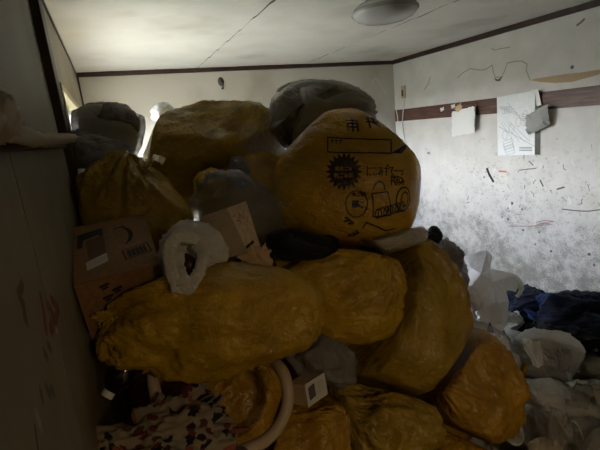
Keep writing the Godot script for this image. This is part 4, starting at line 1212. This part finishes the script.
	part("printed_sheet", panel_mesh(Vector3.ZERO, Vector3(-0.006, 0.012, fw), Vector3(0.004, -fh, 0.01), 0.003), print_panel(im, 0.6), fl, "front with faint grey line drawings")
	part("side_flap", panel_mesh(Vector3(-0.006, 0.012, fw), Vector3(0.034, -0.004, 0.014), Vector3(0.002, -fh, 0.01), 0.0015), M.grey_paper, fl)
	part("torn_flap", sheet(Transform3D(Basis(Vector3(0.0, 0.03, 0.075), Vector3(-1, 0.2, 0.2).normalized(), Vector3(0.01, -0.065, 0.0)), Vector3(-0.02, -0.17, fw + 0.035)), {"dome": 0.015, "fold": 0.03, "ff": 4.0, "edge": 0.08, "round": 0.2, "n": 26, "t": 0.001, "seed": 5}), M.grey_paper, fl, "crumpled grey torn flap")
	part("tape", panel_mesh(Vector3(-0.008, 0.016, fw - 0.03), Vector3(0.0, 0.004, 0.05), Vector3(0.012, -0.10, 0.02), 0.0008), M.paper, fl)
	# twisted cloth lying along the rail of the left wall
	var tp := [Vector3(-0.0888, 1.7501, -0.4319), Vector3(-0.0890, 1.7471, -0.4796), Vector3(-0.0905, 1.7439, -0.5180), Vector3(-0.0898, 1.7421, -0.5753), Vector3(-0.0916, 1.7388, -0.6815), Vector3(-0.0871, 1.7394, -0.8152), Vector3(-0.0842, 1.7433, -0.9890), Vector3(-0.0773, 1.7451, -1.1508)]
	var tw := thing("twisted_cloth", "pale twisted rag strung along the dark rail of the left wall", "rag", tp[4])
	part("fabric", tube(tp, 0.011, 0.010, {"origin": tp[4], "steps": 12, "nu": 16, "lump": 0.3, "twist": 0.25}), M.rag, tw)
	part("bunched_end", blob(Transform3D(Basis.IDENTITY.scaled(Vector3(0.016, 0.02, 0.03)), tp[1] + Vector3(0, 0.004, 0)), {"nu": 30, "nv": 20, "origin": tp[4], "pleat": 0.1}), M.rag, tw)

func make_right_side() -> void:
	var rng := RandomNumberGenerator.new()
	rng.seed = 21
	# glossy white bags by the tall olive bag
	var gp := [Vector3(1.4980, 0.9526, -1.5885), Vector3(1.6141, 0.9802, -1.5949), Vector3(1.7424, 0.9766, -1.5881), Vector3(1.7649, 0.9370, -1.5685), Vector3(1.7128, 0.8941, -1.5409), Vector3(1.7447, 0.8853, -1.4865), Vector3(1.7741, 0.8669, -1.4501), Vector3(1.7661, 0.8382, -1.4075), Vector3(1.7156, 0.8103, -1.3830), Vector3(1.6858, 0.8175, -1.4168), Vector3(1.6332, 0.7889, -1.3543), Vector3(1.5642, 0.7121, -1.3059), Vector3(1.4738, 0.6796, -1.2778), Vector3(1.4173, 0.7299, -1.2951), Vector3(1.4366, 0.7890, -1.3600), Vector3(1.4043, 0.8452, -1.4267), Vector3(1.4137, 0.8984, -1.4943), Vector3(1.5292, 0.9539, -1.4984), Vector3(1.5338, 0.9346, -1.4335), Vector3(1.5799, 0.8911, -1.4029), Vector3(1.5089, 0.8343, -1.3218)]
	var gt := [0, 1, 17, 1, 2, 17, 2, 18, 17, 2, 3, 4, 2, 4, 18, 0, 17, 16, 16, 17, 15, 17, 18, 15, 18, 4, 19, 4, 5, 19, 5, 6, 19, 6, 9, 19, 6, 7, 9, 7, 8, 9, 18, 19, 14, 18, 14, 15, 19, 9, 10, 19, 10, 20, 19, 20, 14, 14, 20, 13, 20, 10, 11, 20, 11, 12, 20, 12, 13]
	var gl := thing("carrier_bag", "glossy white carrier bag with a raised peak and hanging side, beside the navy clothes", "plastic bag", gp[12])
	part("film", facets_mesh(gp, gt, gp[12], Vector3(0.0364, -0.0759, -0.0991)), M.glossy_film, gl)
	strap(gl, "handle", [Vector3(1.7291, 0.8871, -1.4549), Vector3(1.7386, 0.8840, -1.4211), Vector3(1.7391, 0.8622, -1.3863), Vector3(1.7257, 0.8250, -1.3632), Vector3(1.7014, 0.7933, -1.3653)], 0.012, M.glossy_film)
	lump("plastic_bag", "rounded dull grey plastic bag between the tall olive bag and the glossy white bag", "plastic bag", Transform3D(Vector3(0.0743, -0.0080, 0.0334), Vector3(0.0181, 0.0970, -0.0171), Vector3(-0.0345, 0.0208, 0.0816), Vector3(1.2621, 1.0147, -1.4140)), M.grey_film, {"seed": 204, "wr": 0.02, "facets": 8})
	lump("plastic_bag", "small bright white plastic tuft on the tall olive bag's shoulder", "plastic bag", Transform3D(Vector3(0.0393, -0.0210, 0.0219), Vector3(0.0139, 0.0254, -0.0006), Vector3(-0.0157, 0.0095, 0.0371), Vector3(1.1000, 1.1738, -1.3297)), M.glossy_film, {"seed": 205, "nu": 36, "nv": 24})
	lump("plastic_bag", "small white twisted plastic tip beside the black shoe", "plastic bag", Transform3D(Vector3(0.0190, -0.0155, 0.0120), Vector3(0.0250, 0.0324, 0.0023), Vector3(-0.0103, 0.0062, 0.0245), Vector3(1.2909, 1.1241, -1.4297)), M.glossy_film, {"seed": 206, "nu": 36, "nv": 24})
	# black shoe
	var sh := Transform3D(Vector3(0.0616, 0.0256, 0.0195), Vector3(-0.0081, 0.0274, -0.0104), Vector3(-0.0132, 0.0079, 0.0312), Vector3(1.1652, 1.1798, -1.4003))
	var shoe := thing("shoe", "black shoe lying on the heap under the printed bag's edge", "shoe", sh.origin - Vector3(0, 0.04, 0))
	part("upper", blob(sh, {"nu": 48, "nv": 32, "pleat": 0.0, "pole": Vector3(1, 0, 0), "teat": 0.1, "origin": shoe.position}), M.black_cloth, shoe)
	part("collar", blob(Transform3D(Vector3(0.0238, 0.0063, 0.0085), Vector3(-0.0049, 0.0328, -0.0104), Vector3(-0.0115, 0.0070, 0.0273), Vector3(1.2140, 1.2046, -1.3860)), {"wr": 0.006, "wf": 10.0, "nu": 30, "nv": 20, "pleat": 0.0, "origin": shoe.position}), M.black_cloth, shoe)
	# loose pale plastic on the slope
	var many := [
		["crumpled white plastic bag wedged against the tall olive bag", Transform3D(Vector3(0.0706, 0.0239, 0.0237), Vector3(-0.0160, 0.0723, -0.0252), Vector3(-0.0296, 0.0179, 0.0701), Vector3(1.2207, 0.8735, -1.2988)), "white_film"],
		["creased pale plastic bag under the white bag with the smooth side", Transform3D(Vector3(0.0898, -0.0435, 0.0490), Vector3(0.0261, 0.0515, -0.0021), Vector3(-0.0337, 0.0203, 0.0798), Vector3(1.3193, 0.7404, -1.2715)), "cream_film"],
		["grey plastic bag squeezed against the amber bag", Transform3D(Vector3(0.0616, 0.0281, 0.0189), Vector3(-0.0185, 0.0551, -0.0218), Vector3(-0.0266, 0.0161, 0.0631), Vector3(1.1582, 0.8080, -1.2118)), "grey_film"],
		["white plastic bag with a thin arched rim, near the amber bag", Transform3D(Vector3(0.0700, -0.0075, 0.0315), Vector3(0.0147, 0.0791, -0.0140), Vector3(-0.0258, 0.0156, 0.0610), Vector3(1.4214, 0.5600, -1.2248)), "white_film"],
		["small white plastic bag between the arched bag and the navy clothes", Transform3D(Vector3(0.0707, 0.0055, 0.0284), Vector3(0.0012, 0.0593, -0.0146), Vector3(-0.0289, 0.0175, 0.0685), Vector3(1.6791, 0.5400, -1.3701)), "white_film"],
		["grey plastic bag beside the tiny white lid", Transform3D(Vector3(0.0539, -0.0212, 0.0282), Vector3(0.0156, 0.0363, -0.0027), Vector3(-0.0188, 0.0113, 0.0444), Vector3(1.9448, 0.5000, -1.1821)), "grey_film"],
		["flattened cream plastic bag at the foot of the black clothes", Transform3D(Vector3(0.0775, -0.0495, 0.0454), Vector3(0.0373, 0.0591, 0.0007), Vector3(-0.0353, 0.0213, 0.0836), Vector3(1.8265, 0.4800, -1.0911)), "cream_film"],
		["broad white carrier bag in front of the knotted pale bag", Transform3D(Vector3(0.1505, -0.0460, 0.0753), Vector3(0.0306, 0.0856, -0.0089), Vector3(-0.0472, 0.0285, 0.1117), Vector3(1.4754, 0.5000, -1.0072)), "white_film"],
		["cream plastic bag wrapped round the end of the broad carrier bag", Transform3D(Vector3(0.0600, -0.0490, 0.0378), Vector3(0.0394, 0.0511, 0.0036), Vector3(-0.0326, 0.0197, 0.0773), Vector3(1.7154, 0.4600, -0.9685)), "white_film"],
		["crumpled clear plastic over the dark gap by the red scrap", Transform3D(Vector3(0.0756, -0.0404, 0.0422), Vector3(0.0330, 0.0604, -0.0014), Vector3(-0.0290, 0.0175, 0.0686), Vector3(1.2763, 0.5000, -0.9369)), "clear_film"],
		["crumpled clear plastic next to the broad carrier bag", Transform3D(Vector3(0.1057, 0.0160, 0.0406), Vector3(-0.0034, 0.0734, -0.0202), Vector3(-0.0361, 0.0218, 0.0855), Vector3(1.4233, 0.4800, -0.8643)), "clear_film"],
		["pale plastic bag at the foot of the amber bag", Transform3D(Vector3(0.0647, 0.0074, 0.0254), Vector3(-0.0010, 0.0797, -0.0207), Vector3(-0.0281, 0.0169, 0.0664), Vector3(1.2618, 0.5000, -1.0797)), "white_film"]]
	for k in many.size():
		var t := make_carrier(many[k][0], many[k][1], [], M[many[k][2]], {"seed": 220 + k, "nu": 56, "nv": 38, "pole": Vector3(sin(k * 2.1), 0.7, cos(k * 1.7))})
		if k == 3: strap(t, "rim", [Vector3(1.3952, 0.6000, -1.2628), Vector3(1.4368, 0.6200, -1.2667), Vector3(1.4691, 0.6200, -1.2452), Vector3(1.4441, 0.6100, -1.1918), Vector3(1.3905, 0.5800, -1.1361), Vector3(1.3588, 0.5500, -1.1240)], 0.008, M.white_film)
		if k == 7: strap(t, "handle", [Vector3(1.3786, 0.5400, -1.0958), Vector3(1.3780, 0.5700, -1.1107), Vector3(1.4092, 0.5800, -1.1071), Vector3(1.4507, 0.5600, -1.0819), Vector3(1.4587, 0.5400, -1.0456)], 0.012, M.white_film)
	var kb := Transform3D(Vector3(0.1442, -0.0154, 0.0648), Vector3(0.0211, 0.1131, -0.0200), Vector3(-0.0531, 0.0321, 0.1257), Vector3(1.6807, 0.5300, -1.1706))
	var kn := lump("plastic_bag", "pale half-clear plastic bag tied in a knot with ears, in front of the navy clothes", "plastic bag", kb, M.white_film, {"seed": 240, "pole": Vector3(-0.7, 0.7, 0.3), "pleat": 0.08, "facets": 8, "nu": 80, "nv": 54})
	knot(kn, (Vector3(1.6158, 0.6200, -1.2320)) - kn.position, Vector3(-0.4, 0.9, 0.1), 0.09, M.white_film)
	strap(kn, "ear", [Vector3(1.6623, 0.6000, -1.1265), Vector3(1.7203, 0.6400, -1.1406), Vector3(1.7500, 0.6600, -1.1430), Vector3(1.7335, 0.6200, -1.1205)], 0.03, M.white_film)
	lump("plastic_scrap", "scrap of yellow refuse bag beside the arched white bag", "plastic scrap", Transform3D(Vector3(0.0249, -0.0203, 0.0157), Vector3(0.0300, 0.0389, 0.0028), Vector3(-0.0119, 0.0072, 0.0281), Vector3(1.4867, 0.5500, -1.1638)), M.yellow, {"seed": 241, "nu": 36, "nv": 24})
	lump("plastic_scrap", "dark red plastic scrap on the broad white carrier bag", "plastic scrap", Transform3D(Vector3(0.0282, -0.0270, 0.0188), Vector3(0.0104, 0.0118, 0.0014), Vector3(-0.0075, 0.0045, 0.0177), Vector3(1.2624, 0.5500, -1.0103)), M.red_film, {"seed": 242, "wr": 0.008, "wf": 14.0, "nu": 30, "nv": 20})
	var cap := thing("round_lid", "tiny white round lid on the black clothes", "lid", Vector3(1.9117, 0.5600, -1.1036))
	part("shell", lathe([[0.001, 0.018], [0.016, 0.018], [0.018, 0.014], [0.018, 0.0], [0.015, 0.0], [0.014, 0.012], [0.001, 0.014]], Transform3D()), M.white_plastic, cap)
	var cup := thing("paper_cup", "small white cup lying by the amber bag", "cup", Vector3(1.1756, 0.5000, -0.9910))
	part("wall", lathe([[0.001, 0.0], [0.026, 0.0], [0.034, 0.075], [0.036, 0.077], [0.036, 0.073], [0.032, 0.07], [0.024, 0.004], [0.001, 0.004]], Transform3D(Basis.from_euler(Vector3(0.9, 0.4, 0.5)), Vector3.ZERO)), M.white_plastic, cup)
	cloth("paper_sheet", "stiff white paper piece stuck upright at the amber bag's foot", "paper", Vector3(1.3338, 0.5000, -1.0871), Vector2(0.07, 0.11), Vector3(0, 20, 0), M.paper, {"drape": true, "round": 0.1, "dome": 0.0, "fold": 0.006, "n": 14})
	for k in 3:
		cloth("paper_strip", "narrow white paper strip by the lowest amber bag", "paper", [Vector3(1.0812, 0.5000, -1.0043), Vector3(1.1150, 0.5000, -1.0024), Vector3(1.1177, 0.4900, -0.9723)][k], Vector2(0.03, 0.12), Vector3(0, 35 + k * 9, 0), M.paper, {"drape": true, "round": 0.0, "dome": 0.0, "fold": 0.006, "n": 12, "seed": k + 2}, "paper strips by the amber bag")
	# more small crumpled bags between the larger ones
	var spots := [Transform3D(Vector3(0.0564, 0.0044, 0.0227), Vector3(0.0009, 0.0455, -0.0112), Vector3(-0.0178, 0.0107, 0.0420), Vector3(1.3301, 0.6200, -1.3483)), Transform3D(Vector3(0.0369, -0.0302, 0.0233), Vector3(0.0353, 0.0457, 0.0032), Vector3(-0.0183, 0.0110, 0.0433), Vector3(1.4433, 0.5800, -1.3541)), Transform3D(Vector3(0.0425, 0.0112, 0.0151), Vector3(-0.0085, 0.0570, -0.0181), Vector3(-0.0176, 0.0106, 0.0417), Vector3(1.3923, 0.8600, -1.3652)), Transform3D(Vector3(0.0560, -0.0171, 0.0280), Vector3(0.0134, 0.0374, -0.0039), Vector3(-0.0189, 0.0114, 0.0448), Vector3(1.5751, 0.6000, -1.3835)), Transform3D(Vector3(0.0449, 0.0118, 0.0160), Vector3(-0.0062, 0.0417, -0.0133), Vector3(-0.0167, 0.0101, 0.0396), Vector3(1.6481, 0.5400, -1.2988)), Transform3D(Vector3(0.0347, -0.0284, 0.0219), Vector3(0.0228, 0.0296, 0.0021), Vector3(-0.0157, 0.0095, 0.0373), Vector3(1.3997, 0.5400, -1.0511)), Transform3D(Vector3(0.0554, 0.0104, 0.0207), Vector3(-0.0026, 0.0329, -0.0095), Vector3(-0.0179, 0.0108, 0.0423), Vector3(1.6197, 0.5000, -1.0111)), Transform3D(Vector3(0.0450, -0.0240, 0.0251), Vector3(0.0195, 0.0356, -0.0008), Vector3(-0.0169, 0.0102, 0.0401), Vector3(1.5841, 0.4800, -0.9128)), Transform3D(Vector3(0.0443, 0.0202, 0.0135), Vector3(-0.0116, 0.0345, -0.0137), Vector3(-0.0162, 0.0098, 0.0383), Vector3(1.3949, 0.5000, -0.9166)), Transform3D(Vector3(0.0449, -0.0137, 0.0225), Vector3(0.0125, 0.0348, -0.0036), Vector3(-0.0155, 0.0094, 0.0367), Vector3(1.2621, 0.4800, -0.8885)), Transform3D(Vector3(0.0346, 0.0117, 0.0116), Vector3(-0.0094, 0.0425, -0.0148), Vector3(-0.0145, 0.0088, 0.0343), Vector3(1.2181, 0.5200, -0.9688)), Transform3D(Vector3(0.0354, -0.0139, 0.0185), Vector3(0.0182, 0.0423, -0.0031), Vector3(-0.0146, 0.0088, 0.0345), Vector3(1.1223, 0.5400, -1.0235)), Transform3D(Vector3(0.0523, 0.0041, 0.0211), Vector3(0.0008, 0.0403, -0.0099), Vector3(-0.0171, 0.0103, 0.0406), Vector3(1.4433, 0.4600, -0.8312)), Transform3D(Vector3(0.0303, 0.0205, 0.0076), Vector3(-0.0203, 0.0367, -0.0179), Vector3(-0.0141, 0.0085, 0.0335), Vector3(1.2313, 0.5600, -1.1236)), Transform3D(Vector3(0.0523, -0.0056, 0.0235), Vector3(0.0085, 0.0457, -0.0081), Vector3(-0.0199, 0.0120, 0.0470), Vector3(1.7208, 0.6200, -1.4430)), Transform3D(Vector3(0.0302, -0.0364, 0.0220), Vector3(0.0308, 0.0290, 0.0056), Vector3(-0.0180, 0.0108, 0.0425), Vector3(1.8083, 0.5200, -1.1468))]
	var looks := ["white_film", "cream_film", "glossy_film", "grey_film"]
	var says := ["small crumpled white plastic bag among the pale rubbish", "small crumpled cream plastic bag among the pale rubbish", "small shiny white plastic bag among the pale rubbish", "small crumpled grey plastic bag among the pale rubbish"]
	for k in spots.size():
		var t := lump("plastic_bag", says[k % 4], "plastic bag", spots[k], M[looks[k % 4]], {"seed": 300 + k, "nu": 44, "nv": 30, "keep": 0.7, "pleat": 0.12, "pn": 7.0, "pole": Vector3(sin(k * 1.3), 0.8, cos(k * 2.3))}, looks[k % 4].replace("_", " ") + " bags among the pale rubbish")
		var c: Vector3 = spots[k].origin
		var a := k * 1.9
		var e := Vector3(cos(a), 0.5, sin(a)) * 0.045
		if k % 2 == 0: strap(t, "handle", [c + e * 0.5, c + e * 1.1 + Vector3(0, 0.05, 0), c + e * 1.6 + Vector3(0, 0.03, 0), c + e * 1.5 + Vector3(e.z, -0.03, -e.x) * 0.8], 0.010, M[looks[k % 4]])
	# clothes along the right wall
	var cl := {"keep": 0.75, "wr": 0.03, "wf": 8.0, "facets": 22, "hulls": 3, "low": 0.45, "fine": 0.5, "nu": 84, "nv": 56, "pleat": 0.0, "teat": 0.0, "part": "fabric"}
	var cs := [
		["garment", "navy garment heaped behind the glossy carrier bag", Transform3D(Vector3(0.1130, -0.0444, 0.0591), Vector3(0.0355, 0.0825, -0.0060), Vector3(-0.0533, 0.0322, 0.1261), Vector3(1.9529, 0.6060, -1.5207)), "navy"],
		["jeans", "faded blue denim trousers crumpled against the right wall", Transform3D(Vector3(0.1244, -0.0434, 0.0636), Vector3(0.0336, 0.0854, -0.0076), Vector3(-0.0513, 0.0310, 0.1215), Vector3(1.9815, 0.5934, -1.4088)), "denim"],
		["garment", "dark navy garment sprawled past the blue denim", Transform3D(Vector3(0.1550, -0.0410, 0.0759), Vector3(0.0371, 0.1150, -0.0137), Vector3(-0.0576, 0.0348, 0.1363), Vector3(2.0038, 0.6203, -1.2418)), "navy"],
		["garment", "black garment folded under the blue denim", Transform3D(Vector3(0.1493, -0.0395, 0.0731), Vector3(0.0194, 0.0600, -0.0071), Vector3(-0.0462, 0.0279, 0.1094), Vector3(1.8363, 0.5936, -1.2187)), "black_cloth"],
		["garment", "dark blue garment at the end of the clothes, beside the tiny white lid", Transform3D(Vector3(0.1006, -0.0266, 0.0493), Vector3(0.0263, 0.0817, -0.0097), Vector3(-0.0454, 0.0274, 0.1076), Vector3(1.9855, 0.6029, -1.1194)), "navy"]]
	for k in cs.size():
		var o := cl.duplicate()
		o.seed = 260 + k
		lump(cs[k][0], cs[k][1], "clothing", cs[k][2], M[cs[k][3]], o)
	# scraps strewn on top
	var labels := [["white paper scrap strewn on the pale plastic rubbish", "paper"], ["cream wrapper scrap strewn on the pale plastic rubbish", "cream_film"], ["clear wrapper scrap strewn on the pale plastic rubbish", "clear_film"], ["dark wrapper scrap strewn on the pale plastic rubbish", "black_film"], ["white film scrap strewn on the pale plastic rubbish", "white_film"]]
	for k in 64:
		var x := rng.randf_range(1.20, 2.40)
		var z := rng.randf_range(-1.36, -0.66)
		var i: int = [0, 1, 2, 4, 0, 4, 3, 2][k % 8]
		var at := Vector3(x, height_at(x, z) + 0.004, z)
		if at.y > 0.66: continue
		cloth("wrapper_scrap", labels[i][0], "scrap", at, Vector2(rng.randf_range(0.06, 0.13), rng.randf_range(0.05, 0.09)), Vector3(0, rng.randf_range(0, 360), 0), M[labels[i][1]], {"dome": 0.015, "fold": 0.028, "ff": 9.0, "edge": 0.18, "n": 16, "seed": k, "drape": true}, labels[i][1].replace("_", " ") + " scraps on the rubbish")
